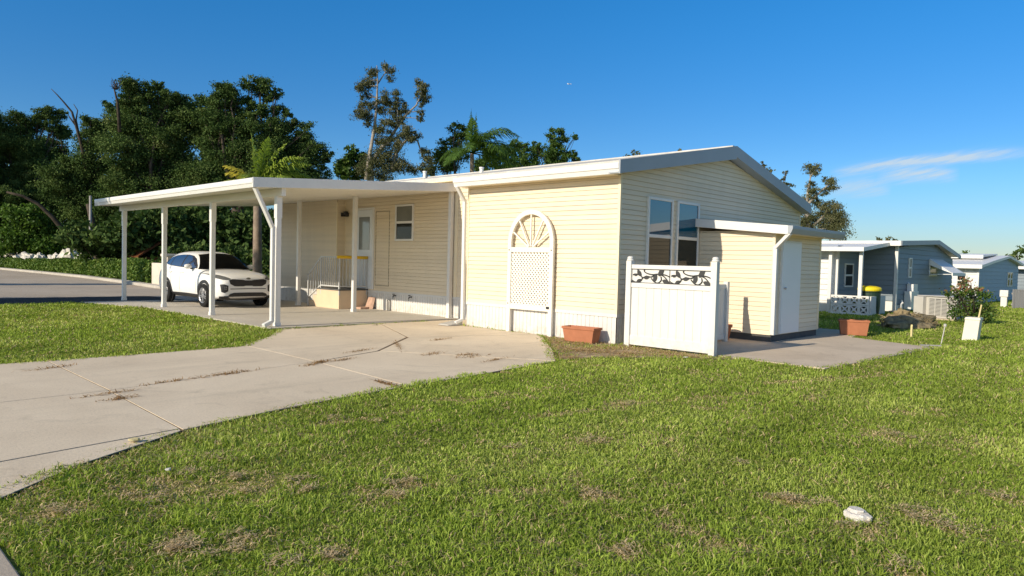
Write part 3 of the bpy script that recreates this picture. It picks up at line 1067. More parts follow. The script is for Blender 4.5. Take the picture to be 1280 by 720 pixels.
def window(parent, axis, plane, sgn, a0, a1, z0, z1, zm, mats, fr=0.055, name='window', louvre=None):
    """sash window standing proud of the siding; frame + sash rail, two panes"""
    g = MB()

    def bx(p, q, s_, e, o0, o1):
        o0, o1 = plane + sgn * o0, plane + sgn * o1
        if axis == 'y':
            g.box(min(o0, o1), max(o0, o1), p, q, s_, e)
        else:
            g.box(p, q, min(o0, o1), max(o0, o1), s_, e)
    bx(a0, a0 + fr, z0, z1, 0, .06)
    bx(a1 - fr, a1, z0, z1, 0, .06)
    bx(a0 + fr, a1 - fr, z1 - fr, z1, 0, .059)
    bx(a0 + fr, a1 - fr, z0, z0 + fr, 0, .059)
    bx(a0 + fr, a1 - fr, zm - .035, zm + .035, 0, .05)
    fo = g.build(name, M['white'], parent, bevel=0.006)
    for (s_, e, mt) in ((zm + .035, z1 - fr, mats[0]), (z0 + fr, zm - .035, mats[1])):
        g = MB()
        bx(a0 + fr - .004, a1 - fr + .004, s_ - .004, e + .004, .028, .036)
        g.build('pane', mt, fo)
    return fo


window(home, 'x', 8.2, -1, 12.44, 13.41, 1.22, 3.02, 2.21, (M['glass_sky'], M['glass_low']))
window(home, 'x', 8.2, -1, 13.59, 14.54, 1.22, 3.02, 2.21, (M['glass_sky'], M['glass_low']))
wr = window(home, 'y', 12.6, -1, 16.12, 16.98, 2.12, 3.18, 2.66, (M['blind'], M['glass_low']))
# door beside the porch steps
g = MB()
for (y0, y1, z0, z1) in ((18.05, 18.13, .64, 3.08), (18.98, 19.06, .64, 3.08), (18.05, 19.06, 3.08, 3.15)):
    g.box(12.545, 12.6, y0, y1, z0, z1)
g.build('door_frame', M['white'], home, bevel=0.005)
g = MB()
g.box(12.555, 12.59, 18.135, 18.975, .645, 3.075)
for i in range(9):
    g.box(12.545, 12.556, 18.19 + i * .083, 18.245 + i * .083, .72, 1.62)
dr = g.build('door', M['door'], home, bevel=0.004)
g = MB()
g.box(12.543, 12.556, 18.28, 18.84, 1.85, 2.86)
g.build('door_glass', M['glass_dim'], dr)
g = MB()
g.lathe([(.012, 0), (.03, -.03), (.03, -.055), (.01, -.07)], (12.553, 18.90, 1.62), 12, 'x')
g.build('door_handle', M['dark'], dr)
g = MB()
for (y0, y1, z0, z1) in ((17.29, 17.305, .76, 3.02), (17.975, 17.99, .76, 3.02), (17.305, 17.975, 3.005, 3.02), (17.305, 17.975, .76, .775)):
    g.box(12.575, 12.59, y0, y1, z0, z1)
hp = g.build('access_panel', paint('tan panel edge', (0.30, 0.235, 0.15), 0.6), home)
g = MB()
g.box(12.51, 12.585, 19.48, 19.62, 2.90, 3.02)
g.box(12.40, 12.51, 19.42, 19.52, 2.93, 3.06)
g.box(12.40, 12.51, 19.57, 19.67, 2.90, 3.02)
g.build('wall_lamp', M['dark'], home, bevel=0.01)
for yy in (16.93, 16.17):
    g = MB()
    g.tube([(12.59, yy, .50), (12.50, yy, .50), (12.47, yy - .02, .46), (12.46, yy - .03, .40)], .017, 8)
    g.lathe([(.035, .535), (.035, .555)], (12.50, yy, 0), 8)
    g.build('garden_tap', M['dark'], home)
g = MB()
g.tube([(12.54, 17.28, .04), (12.54, 17.28, .33), (12.54, 17.25, .37), (12.54, 17.19, .37), (12.54, 17.16, .33), (12.54, 17.16, .04)], .018, 8)
g.build('pipe_loop', M['ac'], home, smooth=True)

# ------------------------------------------------------------------ arched trellis against the wall
tr = thing('arched_trellis', 'cream white arched lattice trellis with sunburst top standing against the cream wall', 'trellis', (11.43, 10.47, 0))
XT = 11.42
YC, RA, ZSP, FW = 10.46, 0.675, 2.03, 0.105
out, inn = [], []
for i in range(33):
    a = pi * i / 32
    out.append((YC - cos(a) * RA, ZSP + sin(a) * (RA + .04)))
    inn.append((YC - cos(a) * (RA - FW), ZSP + sin(a) * (RA + .04 - FW)))
g = MB()
for i in range(32):
    q = [out[i], out[i + 1], inn[i + 1], inn[i]]
    g.hexa([(XT, y, z) for y, z in q] + [(XT - .06, y, z) for y, z in q])
g.box(XT - .06, XT, YC - RA, YC - RA + FW, 0.0, ZSP)
g.box(XT - .06, XT, YC + RA - FW, YC + RA, 0.0, ZSP)
frm = g.build('trellis_frame', M['lattice'], tr, bevel=0.004)
ya, yb, za, zb = YC - RA + FW, YC + RA - FW, 0.58, 1.83
pieces('rail', M['lattice'], tr, ((XT - .052, XT - .008, ya, yb, zb - .02, zb + .09), (XT - .052, XT - .008, ya, yb, za - .04, za + .06)))
g = MB()
sp_, sw, zl0, zl1 = 0.092, 0.034, za + .06, zb - .02
k = -40
for sgn in (1, -1):
    for k in range(-30, 60):
        c0 = k * sp_
        pts = []
        ylo, yhi = ya, yb
        # line y - ya = sgn*(z - zl0) + c
        z_a, z_b = zl0, zl1
        y_a = ya + (sgn * 0) + c0 if sgn > 0 else ya + c0
        y_b = y_a + sgn * (zl1 - zl0)
        p, q = (y_a, z_a), (y_b, z_b)
        # clip in y
        def cut(p, q, lim, keep_greater):
            (y0, z0), (y1, z1) = p, q
            ins0, ins1 = (y0 >= lim) == keep_greater, (y1 >= lim) == keep_greater
            if not ins0 and not ins1:
                return None
            if ins0 and ins1:
                return p, q
            t = (lim - y0) / (y1 - y0)
            m_ = (lim, z0 + t * (z1 - z0))
            return (p, m_) if ins0 else (m_, q)
        r = cut(p, q, ya, True)
        r = r and cut(*r, yb, False)
        if not r:
            continue
        (y0, z0), (y1, z1) = r
        if abs(y1 - y0) < 0.02:
            continue
        xo = XT - .032 if sgn > 0 else XT - .022
        g.bar((xo, y0, z0), (xo, y1, z1), sw, .009, (1, 0, 0))
g.build('lattice', M['lattice'], tr)
g = MB()
zb2 = zb + .09
for a in (22, 52, 90, 128, 158):
    a = radians(a)
    rr = (RA - FW + .01)
    g.bar((XT - .03, YC + cos(a) * .07, zb2 + sin(a) * .02), (XT - .03, YC + cos(a) * rr * .99, ZSP + sin(a) * (rr + .04) + (zb2 - ZSP) * 0.0), .032, .03, (1, 0, 0))
g.build('sunburst', M['lattice'], tr)
for y, z in ((YC - RA + .05, 1.86), (YC + RA - .05, 1.86), (YC + RA - .05, .66)):
    MB().lathe([(.014, 0), (.014, -.012)], (XT - .06, y, z), 8, 'x').build('fixing', M['dark'], tr)
g = MB()
g.box(XT - .075, XT - .0605, YC - RA + .07, YC - RA + .15, .60, .65)
g.build('fixing', M['dark'], tr)

# ------------------------------------------------------------------ storage shed
shed = thing('storage_shed', 'small cream lean-to shed with flat white roof and white door beside the patio', 'shed', (15.8, 7.3, 0))
SX0, SX1, SY0 = 14.6, 17.12, 6.4
g = MB()
siding(g, 'y', SX0, -1, SY0, 8.18, .17, 2.40)
siding(g, 'x', SY0, -1, SX0, SX1, .17, 2.36)
siding(g, 'y', SX1, 1, SY0, 8.18, .17, 2.40)
g.build('wall', M['siding'], shed, recalc=False)
pieces('corner_trim', M['trim'], shed, ((SX0 - .03, SX0 + .03, SY0 - .03, SY0 + .03, .17, 2.38), (SX1 - .03, SX1 + .03, SY0 - .03, SY0 + .03, .17, 2.38)))
g = MB()
g.box(SX0 + .005, SX1 - .005, SY0 + .005, 8.15, .0, .172)
g.build('footing', M['footing'], shed)
g = MB()


def shz(y):
    return 2.66 - (8.17 - y) * 0.088


for (x0, x1, y0, y1, a, b) in ((14.40, 17.40, 6.03, 8.16, -.05, 0.0),):
    g.hexa([(x0, y0, shz(y0) + a), (x1, y0, shz(y0) + a), (x1, y1, shz(y1) + a), (x0, y1, shz(y1) + a), (x0, y0, shz(y0)), (x1, y0, shz(y0)), (x1, y1, shz(y1)), (x0, y1, shz(y1))])
g.build('roof', M['white'], shed)
for (x0, x1) in ((14.375, 14.402), (17.398, 17.425)):
    g = MB()
    g.hexa([(x0, 6.03, shz(6.03) - .17), (x1, 6.03, shz(6.03) - .17), (x1, 8.16, shz(8.16) - .17), (x0, 8.16, shz(8.16) - .17), (x0, 6.03, shz(6.03) + .015), (x1, 6.03, shz(6.03) + .015), (x1, 8.16, shz(8.16) + .015), (x0, 8.16, shz(8.16) + .015)])
    g.build('fascia', M['white'], shed, bevel=0.006)
g = MB()
pr = [(6.03, 2.32), (5.97, 2.32), (5.945, 2.38), (5.93, 2.42), (5.93, 2.48), (6.03, 2.485)]
g.extrude([(14.375, y, z) for y, z in pr], (3.05, 0, 0))
g.build('gutter', M['rake'], shed, bevel=0.006)
g = MB()
g.box(14.41, 17.39, 6.04, 6.39, 2.33, 2.345)
g.build('soffit', M['trim'], shed)
g = MB()
g.bar((14.43, 6.0, 2.33), (14.52, 6.34, 2.02), .09, .075)
g.bar((14.52, 6.335, 2.06), (14.52, 6.335, .18), .085, .075, (1, 0, 0))
g.build('downspout', M['white'], shed, bevel=0.01)
g = MB()
g.box(14.88, 15.94, SY0 - .045, SY0 - .002, .175, 2.20)
fd = g.build('door_frame', M['white'], shed, bevel=0.004)
g = MB()
g.box(14.93, 15.89, SY0 - .062, SY0 - .04, .19, 2.16)
sd_ = g.build('door', M['door'], shed, bevel=0.006)
g = MB()
g.lathe([(.012, 0), (.028, -.03), (.028, -.05), (.01, -.06)], (15.02, SY0 - .06, 1.17), 12, 'y')
g.build('door_handle', M['chrome'], sd_)

# ------------------------------------------------------------------ white privacy fence
fence = thing('privacy_fence', 'white vinyl privacy fence with two black vine inserts between round-capped posts', 'fence', (11.45, 7.0, 0))
FX = 11.43


def fpost(parent, x, y, h, wd, cap=True):
    g = MB()
    hw = wd / 2
    g.box(x - hw, x + hw, y - hw, y + hw, 0, h - (.09 if cap else 0))
    if cap:
        g.lathe([(hw * 1.02, h - .09), (hw * 1.18, h - .085), (hw * 1.18, h - .065), (hw * .95, h - .055), (hw * 1.05, h - .03), (hw * .8, h - .008), (hw * .3, h)], (x, y, 0), 16)
    return g.build('post', M['white_vinyl'], parent, bevel=0.006)


fpost(fence, FX, 7.86, 1.76, .115)
fpost(fence, FX, 6.06, 1.77, .115)
g = MB()
yA, yB = 6.118, 7.802
pieces('rail', M['white_vinyl'], fence, ((FX - .035, FX + .035, yA, yB, 1.52, 1.60), (FX - .035, FX + .035, yA, yB, 1.16, 1.25), (FX - .035, FX + .035, yA, yB, .05, .23)), .006)
g = MB()
n = 10
for i in range(n):
    a0, a1 = yA + (yB - yA) * i / n, yA + (yB - yA) * (i + 1) / n
    g.box(FX - .016, FX + .016, a0 + .005, a1 - .005, .225, 1.165)
g.box(FX - .008, FX + .008, yA, yB, .22, 1.17)
g.build('board_panel', M['white_vinyl'], fence)
g = MB()
g.box(FX - .006, FX + .010, yA, yB, 1.245, 1.525)
g.build('backing_panel', M['white_vinyl'], fence)


def bez(pts, n=14):
    """smooth curve through 2-D points (Catmull-Rom)"""
    o = []
    P = [pts[0]] + list(pts) + [pts[-1]]
    for i in range(1, len(P) - 2):
        p0, p1, p2, p3 = P[i - 1], P[i], P[i + 1], P[i + 2]
        for k in range(n):
            t = k / n
            o.append(tuple(0.5 * (2 * b + (c - a) * t + (2 * a - 5 * b + 4 * c - d) * t * t + (3 * b - a - 3 * c + d) * t ** 3) for a, b, c, d in zip(p0, p1, p2, p3)))
    o.append(tuple(pts[-1]))
    return o


def vine(y0):
    """y0: left edge as seen from the street (large Y); u runs to the right, v up, panel 0.82 x 0.27"""
    g = MB()
    W_, H_ = .838, .27
    xo = FX - .018

    def P(u, v):
        return (xo, y0 - u * W_, 1.252 + v * H_)
    for c in ([(.0, .18), (.10, .05), (.22, .10), (.28, .35), (.22, .55), (.10, .62), (.03, .55)],
              [(.0, .05), (.12, .02)],
              [(.28, .35), (.40, .48), (.52, .45), (.60, .62)],
              [(.34, .98), (.33, .84), (.40, .70), (.55, .62), (.70, .66), (.85, .50), (.98, .10)],
              [(.52, .35), (.60, .12), (.70, .05), (.78, .25), (.77, .50)],
              [(.70, .66), (.88, .62), (1.0, .48)]):
        g.tube([P(*q) for q in bez(c, 8)], .011, 6)
    for (u, v, a, ln) in ((.20, .72, 120, .26), (.19, .14, 40, .20), (.40, .40, 10, .22), (.63, .40, 70, .26), (.78, .80, 50, .30), (.90, .13, -25, .26), (.09, .58, 170, .15)):
        a = radians(a)
        d = Vector((0, -cos(a), sin(a)))
        s_ = Vector((0, sin(a), cos(a)))
        c = Vector(P(u, v))
        pts = []
        for t in (-.5, -.3, 0, .25, .5):
            wv = {-.5: .0, -.3: .30, 0: .42, .25: .28, .5: 0}[t]
            pts.append(c + d * t * ln * .62 + s_ * wv * ln * .42)
        for t in (.25, 0, -.3):
            wv = {-.3: .26, 0: .34, .25: .22}[t]
            pts.append(c + d * t * ln * .62 - s_ * wv * ln * .42)
        g.extrude(pts, (-.008, 0, 0))
    g.box(xo - .004, xo + .004, y0 - W_, y0, 1.252, 1.262)
    g.box(xo - .004, xo + .004, y0 - W_, y0, 1.51, 1.52)
    g.box(xo - .004, xo + .004, y0 - W_, y0 - W_ + .008, 1.262, 1.51)
    g.build('vine_insert', M['vine'], fence)


vine(yB)
vine(yB - .842)
gate = thing('return_fence', 'lower plain white vinyl panel running back from the vine fence towards the shed', 'fence', (12.7, 6.55, 0))
pA, pB = Vector((11.50, 7.10, 0)), Vector((13.76, 7.06, 0))
d = (pB - pA).normalized()
g = MB()
for i in range(12):
    a, b = pA + (pB - pA) * (i / 12) + d * .003, pA + (pB - pA) * ((i + 1) / 12) - d * .003
    g.bar(a + Vector((0, 0, .66)), b + Vector((0, 0, .66)), .022, 1.0)
g.build('board_panel', M['white_vinyl'], gate)
for z in (.12, 1.19):
    MB().bar(pA + Vector((0, 0, z)), pB + Vector((0, 0, z)), .05, .09).build('rail', M['white_vinyl'], gate, bevel=0.005)
q = pB + d * .06
fpost(gate, q.x, q.y, 1.29, .10, False)

# ------------------------------------------------------------------ carport
cp = thing('carport', 'open white carport with slender posts sheltering the white car', 'carport', (9.5, 19.5, 0))
CX0, CX1, CY0, CY1 = 6.92, 12.56, 14.28, 25.05
sl = (3.63 - 3.22) / (CX1 - CX0)


def cz(x):
    return 3.22 + (x - CX0) * sl


g = MB()
nrib = 36
for i in range(nrib):
    y0, y1 = CY0 + (CY1 - CY0) * i / nrib, CY0 + (CY1 - CY0) * (i + 1) / nrib
    g.hexa([(CX0 + .02, y0 + .004, cz(CX0) - .19), (CX1, y0 + .004, cz(CX1) - .19), (CX1, y1 - .004, cz(CX1) - .19), (CX0 + .02, y1 - .004, cz(CX0) - .19),
            (CX0 + .02, y0, cz(CX0) - .02), (CX1, y0, cz(CX1) - .02), (CX1, y1, cz(CX1) - .02), (CX0 + .02, y1, cz(CX0) - .02)])
rf = g.build('roof_panel', M['ceiling'], cp)
g = MB()
pr = [(CX0 + .03, 3.025), (CX0 - .03, 3.025), (CX0 - .055, 3.10), (CX0 - .07, 3.115), (CX0 - .075, 3.205), (CX0 - .06, 3.225), (CX0 + .03, 3.225)]
g.extrude([(x, CY0 - .01, z) for x, z in pr], (0, CY1 - CY0 + .02, 0))
g.build('gutter', M['white'], cp, bevel=0.006)
for (y0, y1) in ((CY0 - .03, CY0 - .002), (CY1 + .002, CY1 + .03)):
    g = MB()
    g.hexa([(CX0 - .06, y0, cz(CX0) - .2), (CX1 - .02, y0, cz(CX1) - .2), (CX1 - .02, y1, cz(CX1) - .2), (CX0 - .06, y1, cz(CX0) - .2),
            (CX0 - .06, y0, cz(CX0) + .012), (CX1 - .02, y0, cz(CX1) + .012), (CX1 - .02, y1, cz(CX1) + .012), (CX0 - .06, y1, cz(CX0) + .012)])
    g.build('fascia', M['white'], cp, bevel=0.005)
g = MB()
g.box(7.55, 7.65, CY0 + .05, CY1 - .05, 2.90, cz(7.55) - .195)
g.build('beam', M['ceiling'], cp)
for (x, y, z1) in ((7.6, 24.67, 2.9), (7.6, 21.25, 2.9), (7.6, 17.98, 2.9), (7.6, 14.57, 2.9), (11.4, 20.48, cz(11.4) - .19), (11.4, 17.33, cz(11.4) - .19), (12.50, 14.42, cz(12.5) - .19)):
    g = MB()
    hw = .055
    g.box(x - hw, x + hw, y - hw, y + hw, .03, z1)
    g.box(x - hw - .012, x + hw + .012, y - hw - .012, y + hw + .012, .03, .12)
    if x < 8:
        g.box(x - hw - .01, x + hw + .01, y - hw - .01, y + hw + .01, 2.42, 2.9)
    g.build('post', M['white'], cp, bevel=0.006)
g = MB()
g.bar((6.95, 14.36, 3.04), (7.44, 14.50, 2.20), .09, .075)
g.bar((7.445, 14.50, 2.24), (7.445, 14.50, .14), .095, .08, (1, 0, 0))
g.bar((7.45, 14.50, .155), (7.22, 14.44, .07), .095, .08)
g.build('downspout', M['white'], cp, bevel=0.012)

# ------------------------------------------------------------------ entry steps
st = thing('entry_steps', 'peach stucco entry steps with grey metal railing below the porch door', 'steps', (12.05, 18.95, 0))
g = MB()
g.box(11.55, 12.56, 18.35, 19.62, .036, .595)
g.build('landing', M['stucco'], st, bevel=0.008)
g = MB()
g.box(11.53, 12.57, 18.33, 19.63, .595, .635)
g.build('tread', M['footing'], st, bevel=0.005)
for (y0, y1, z) in ((19.64, 19.92, .40), (19.92, 20.20, .21)):
    g = MB()
    g.box(11.60, 12.25, y0, y1, .036, z)
    g.build('step', M['stucco'], st, bevel=0.006)
g = MB()
zr = 1.60
for a, b in (((11.57, 18.37, zr), (12.53, 18.37, zr)), ((11.57, 18.37, zr), (11.57, 19.40, zr)), ((11.57, 19.40, zr), (11.57, 20.16, 1.02)), ((11.57, 18.37, .72), (12.53, 18.37, .72)), ((11.57, 18.37, .72), (11.57, 19.40, .72)), ((11.57, 19.40, .72), (11.57, 20.16, .30))):
    g.bar(a, b, .04, .035)
for p in ((11.57, 18.37), (12.53, 18.37), (11.57, 19.40)):
    g.box(p[0] - .021, p[0] + .021, p[1] - .021, p[1] + .021, .45, zr + .02)
g.box(11.55, 11.59, 20.14, 20.18, .05, 1.04)
rl = g.build('railing', M['rail'], st)


def baluster(x, y, z0, z1):
    g = MB()
    g.box(x - .009, x + .009, y - .009, y + .009, z0, z1)
    g.build('baluster', M['rail'], rl)


for i in range(1, 8):
    baluster(11.57 + .96 * i / 8, 18.37, .737, zr - .018)
for i in range(1, 9):
    baluster(11.57, 18.37 + 1.03 * i / 9, .737, zr - .018)
for i in range(1, 5):
    t = i / 5
    baluster(11.57, 19.40 + .76 * t, .738 - .42 * t, zr - .02 - .58 * t)
g = MB()
g.tube([(11.50, 18.37, zr + .002), (11.8, 18.372, zr + .004), (12.2, 18.368, zr), (12.56, 18.37, zr + .002)], .048, 12)
tag(g.build('foam_tube', M['yellow'], smooth=True), 'yellow foam tube slipped over the porch railing', 'foam tube')
g = MB()
g.hexa([(12.40, 17.98, .036), (12.46, 17.90, .036), (12.46, 18.20, .036), (12.40, 18.26, .036), (12.50, 17.95, .40), (12.55, 17.90, .40), (12.55, 18.14, .40), (12.50, 18.20, .40)])
tag(g.build('paver', M['brick'], bevel=0.01), 'pinkish paver leaning upright against the porch wall', 'paver', None)
g = MB()
g.box(12.10, 12.42, 18.02, 18.28, .036, .10)
tag(g.build('paver', M['brick'], bevel=0.01), 'pinkish paver lying flat at the foot of the steps', 'paver', None)
g = MB()
q = Vector((11.22, 12.88, 0))
g.hexa([(10.95, 12.66, .03), (11.42, 12.66, .03), (11.42, 13.05, .03), (10.95, 13.05, .03), (10.97, 12.70, .06), (11.42, 12.66, .12), (11.42, 13.03, .12), (10.97, 13.0, .06)])
tag(g.build('splash_block', M['ac'], bevel=0.015), 'grey concrete splash block under the house downspout', 'splash block')

# ------------------------------------------------------------------ planters and pot
def trough(name, label, c, ln, wd, h, rz_, tip=0.0):
    r = thing(name, label, 'planter', c)
    a, b = ln / 2, wd / 2
    g = MB()
    k = .86
    ob = [(-a * k, -b * k, 0), (a * k, -b * k, 0), (a * k, b * k, 0), (-a * k, b * k, 0)]
    ot = [(-a, -b, h), (a, -b, h), (a, b, h), (-a, b, h)]
    t = .022
    it = [(-a + t, -b + t, h), (a - t, -b + t, h), (a - t, b - t, h), (-a + t, b - t, h)]
    ib = [(x * .97, y * .92, h - .05) for x, y, z in it]
    g.poly(list(reversed(ob)))
    for i in range(4):
        j = (i + 1) % 4
        g.poly([ob[i], ob[j], ot[j], ot[i]])
        g.poly([ot[i], ot[j], it[j], it[i]])
        g.poly([it[i], it[j], ib[j], ib[i]])
    g.build('shell', M['terracotta'], r, local=True, recalc=False)
    g = MB()
    e = .014
    for (x0, x1, y0, y1) in ((-a - e, a + e, -b - e, -b + .004), (-a - e, a + e, b - .004, b + e), (-a - e, -a + .004, -b + .004, b - .004), (a - .004, a + e, -b + .004, b - .004)):
        g.box(x0, x1, y0, y1, h - .045, h + .004)
    g.build('rim', M['terracotta'], r, local=True, bevel=0.006)
    g = MB()
    g.poly(ib)
    g.build('soil', M['soil'], r, local=True)
    r.rotation_euler = (tip, 0, rz_)
    return r


trough('window_box', 'terracotta trough planter on the dry strip against the white skirting', (11.14, 8.78, .02), .74, .30, .30, radians(96))
trough('window_box', 'terracotta trough planter at the far edge of the patio behind the shed', (18.08, 5.88, .03), .66, .32, .36, radians(-66))
g = MB()
g.lathe([(.11, .03), (.16, .30), (.18, .30), (.185, .36), (.16, .365), (.15, .32)], (14.12, 7.24, 0), 20)
tag(g.build('flower_pot', M['terracotta'], smooth=False), 'round terracotta pot half hidden behind the white fence panel', 'pot')
# ------------------------------------------------------------------ car (local: +x forward, +y left)
car = thing('parked_car', 'white sport utility car parked nose out under the carport', 'car')
ST = [  # x, bottom z, bottom half-width, mid half-width, mid z, shoulder half-width, shoulder z, top z
    (2.235, .40, .52, .64, .62, .56, .80, .84),
    (2.17, .26, .66, .76, .60, .68, .86, .92),
    (2.02, .22, .76, .87, .62, .80, .93, .99),
    (1.75, .21, .80, .92, .64, .86, .985, 1.05),
    (1.33, .21, .82, .93, .66, .885, 1.01, 1.09),
    (.95, .21, .82, .925, .66, .89, 1.03, 1.13),
    (.4, .21, .82, .92, .66, .895, 1.05, 1.15),
    (-.4, .21, .82, .92, .66, .895, 1.07, 1.15),
    (-1.2, .21, .82, .925, .68, .90, 1.10, 1.17),
    (-1.7, .22, .81, .925, .70, .88, 1.12, 1.18),
    (-2.05, .28, .76, .88, .72, .82, 1.12, 1.17),
    (-2.2, .40, .66, .78, .74, .74, 1.05, 1.10),
    (-2.245, .50, .55, .66, .74, .62, .95, 1.0),
]
g = MB()
RN = 12
for (x, zb, wb, wm_, zm, ws, zs, zt) in ST:
    half = [(0, zb), (wb, zb), (wm_ * .985, zb + (zm - zb) * .35), (wm_, zm), (ws, zs), (ws * .62, zs + (zt - zs) * .75), (0, zt)]
    ring = [(x, y, z) for y, z in half] + [(x, -y, z) for y, z in reversed(half[1:-1])]
    g.v += ring
for i in range(len(ST) - 1):
    for k in range(RN):
        k2 = (k + 1) % RN
        g.f.append((i * RN + k, i * RN + k2, (i + 1) * RN + k2, (i + 1) * RN + k))
g.f.append(tuple(range(RN)))
g.f.append(tuple(reversed(range((len(ST) - 1) * RN, len(ST) * RN))))
g.mi = [0] * len(g.f)
body = g.build('body', M['car_paint'], car, smooth=True, local=True)
sb = body.modifiers.new('sub', 'SUBSURF')
sb.levels = sb.render_levels = 3
# cabin shell
CB = [  # x_base, x_top for five pillars along the side
    (.98, .20), (.45, -.05), (-.35, -.55), (-1.20, -1.20), (-2.08, -1.72)]
g = MB()
rows = []
cab = [  # stations: (base x, base half width, base z, top x, top half width, top z, top centre z)
    (1.04, .70, 1.06, .34, .50, 1.50, 1.53), (.80, .86, 1.03, .18, .585, 1.545, 1.60), (.1, .88, 1.05, -.20, .60, 1.585, 1.645), (-.7, .885, 1.07, -.75, .60, 1.585, 1.65),
    (-1.35, .88, 1.09, -1.30, .58, 1.565, 1.63), (-1.92, .83, 1.10, -1.74, .53, 1.51, 1.57), (-2.10, .60, 1.08, -1.92, .40, 1.44, 1.49)]
for (bx_, bw, bz, tx, tw, tz, tcz) in cab:
    half = [(bx_, bw, bz - .10), (bx_, bw, bz), (bx_ + (tx - bx_) * .5, bw + (tw - bw) * .42, bz + (tz - bz) * .52), (tx, tw, tz - .012), (tx, tw * .6, tcz - .012), (tx, 0, tcz)]
    g.v += half + [(x, -y, z) for x, y, z in reversed(half[:-1])]
K = 11
for i in range(len(cab) - 1):
    for k in range(K - 1):
        g.f.append((i * K + k, i * K + k + 1, (i + 1) * K + k + 1, (i + 1) * K + k))
g.f.append(tuple(range(K)))
g.f.append(tuple(reversed(range((len(cab) - 1) * K, len(cab) * K))))
g.mi = [0] * len(g.f)
cabin = g.build('cabin', M['car_paint'], car, smooth=True, local=True)
sb = cabin.modifiers.new('sub', 'SUBSURF')
sb.levels = sb.render_levels = 3
bpy.context.view_layer.update()
dg = bpy.context.evaluated_depsgraph_get()


def bvh(*obs):
    vs, fs = [], []
    for o in obs:
        me = o.evaluated_get(dg).to_mesh()
        b = len(vs)
        vs += [v.co.copy() for v in me.vertices]
        fs += [tuple(b + i for i in p_.vertices) for p_ in me.polygons]
        o.evaluated_get(dg).to_mesh_clear()
    return BVHTree.FromPolygons(vs, fs)


T_body, T_cab = bvh(body), bvh(cabin)
T_all = bvh(body, cabin)


def patch(name, tree, dir_, top, bot, mat, parent=car, off=.008, nu=14, nv=6, mirror=False):
    """sheet hugging the body: top and bottom edges as 2-D polylines seen along dir_ ('f' front: (y,z); 's' side: (x,z))"""
    def lerp(pl, t):
        s_ = t * (len(pl) - 1)
        i = min(int(s_), len(pl) - 2)
        f = s_ - i
        return tuple(a * (1 - f) + b * f for a, b in zip(pl[i], pl[i + 1]))
    res = None
    for sg in ((1, -1) if mirror else (1,)):
        g = MB()
        good = True
        for i in range(nu + 1):
            a, b = lerp(top, i / nu), lerp(bot, i / nu)
            for j in range(nv + 1):
                t = j / nv
                p_ = (a[0] * (1 - t) + b[0] * t, a[1] * (1 - t) + b[1] * t)
                if dir_ == 'f':
                    o, dd = Vector((5, p_[0] * sg, p_[1])), Vector((-1, 0, 0))
                elif dir_ == 't':
                    o, dd = Vector((p_[0], p_[1] * sg, 5)), Vector((0, 0, -1))
                else:
                    o, dd = Vector((p_[0], -5 * sg, p_[1])), Vector((0, 1 * sg, 0))
                h, nrm, _, _ = tree.ray_cast(o, dd)
                if h is None:
                    h = Vector(g.v[-1]) if g.v else o + dd * 4
                    nrm = -dd
                if nrm.dot(dd) > 0:
                    nrm = -nrm
                g.v.append(tuple(h + nrm * off))
        for i in range(nu):
            for j in range(nv):
                q = i * (nv + 1) + j
                g.f.append((q, q + 1, q + nv + 2, q + nv + 1))
        g.mi = [0] * len(g.f)
        res = g.build(name, mat, parent, smooth=True, local=True)
    return res


# glazing
patch('windscreen', T_cab, 'f', [(-.545, 1.525), (-.25, 1.565), (0, 1.575), (.25, 1.565), (.545, 1.525)], [(-.80, 1.09), (-.40, 1.10), (0, 1.105), (.40, 1.10), (.80, 1.09)], M['car_glass'], nu=24, nv=12, off=.01)
patch('window_trim', T_cab, 's', [(.58, 1.20), (.30, 1.40), (.02, 1.49), (-.33, 1.52), (-.75, 1.515), (-1.15, 1.488), (-1.48, 1.42), (-1.72, 1.31)], [(.64, 1.115), (.3, 1.12), (0, 1.125), (-.33, 1.135), (-.75, 1.15), (-1.15, 1.17), (-1.45, 1.195), (-1.72, 1.245)], M['black_plastic'], mirror=True, nu=28, nv=8, off=.006)
patch('side_window', T_cab, 's', [(.50, 1.22), (.28, 1.38), (.02, 1.475), (-.33, 1.505)], [(.56, 1.125), (.3, 1.13), (0, 1.135), (-.33, 1.145)], M['car_side_glass'], mirror=True, nv=8, off=.01)
patch('side_window', T_cab, 's', [(-.40, 1.505), (-.75, 1.50), (-1.15, 1.475)], [(-.40, 1.147), (-.75, 1.16), (-1.15, 1.18)], M['car_side_glass'], mirror=True, nv=8, off=.01)
patch('side_window', T_cab, 's', [(-1.20, 1.465), (-1.45, 1.41), (-1.66, 1.31)], [(-1.20, 1.185), (-1.45, 1.205), (-1.66, 1.25)], M['car_side_glass'], mirror=True, nv=6, off=.01)
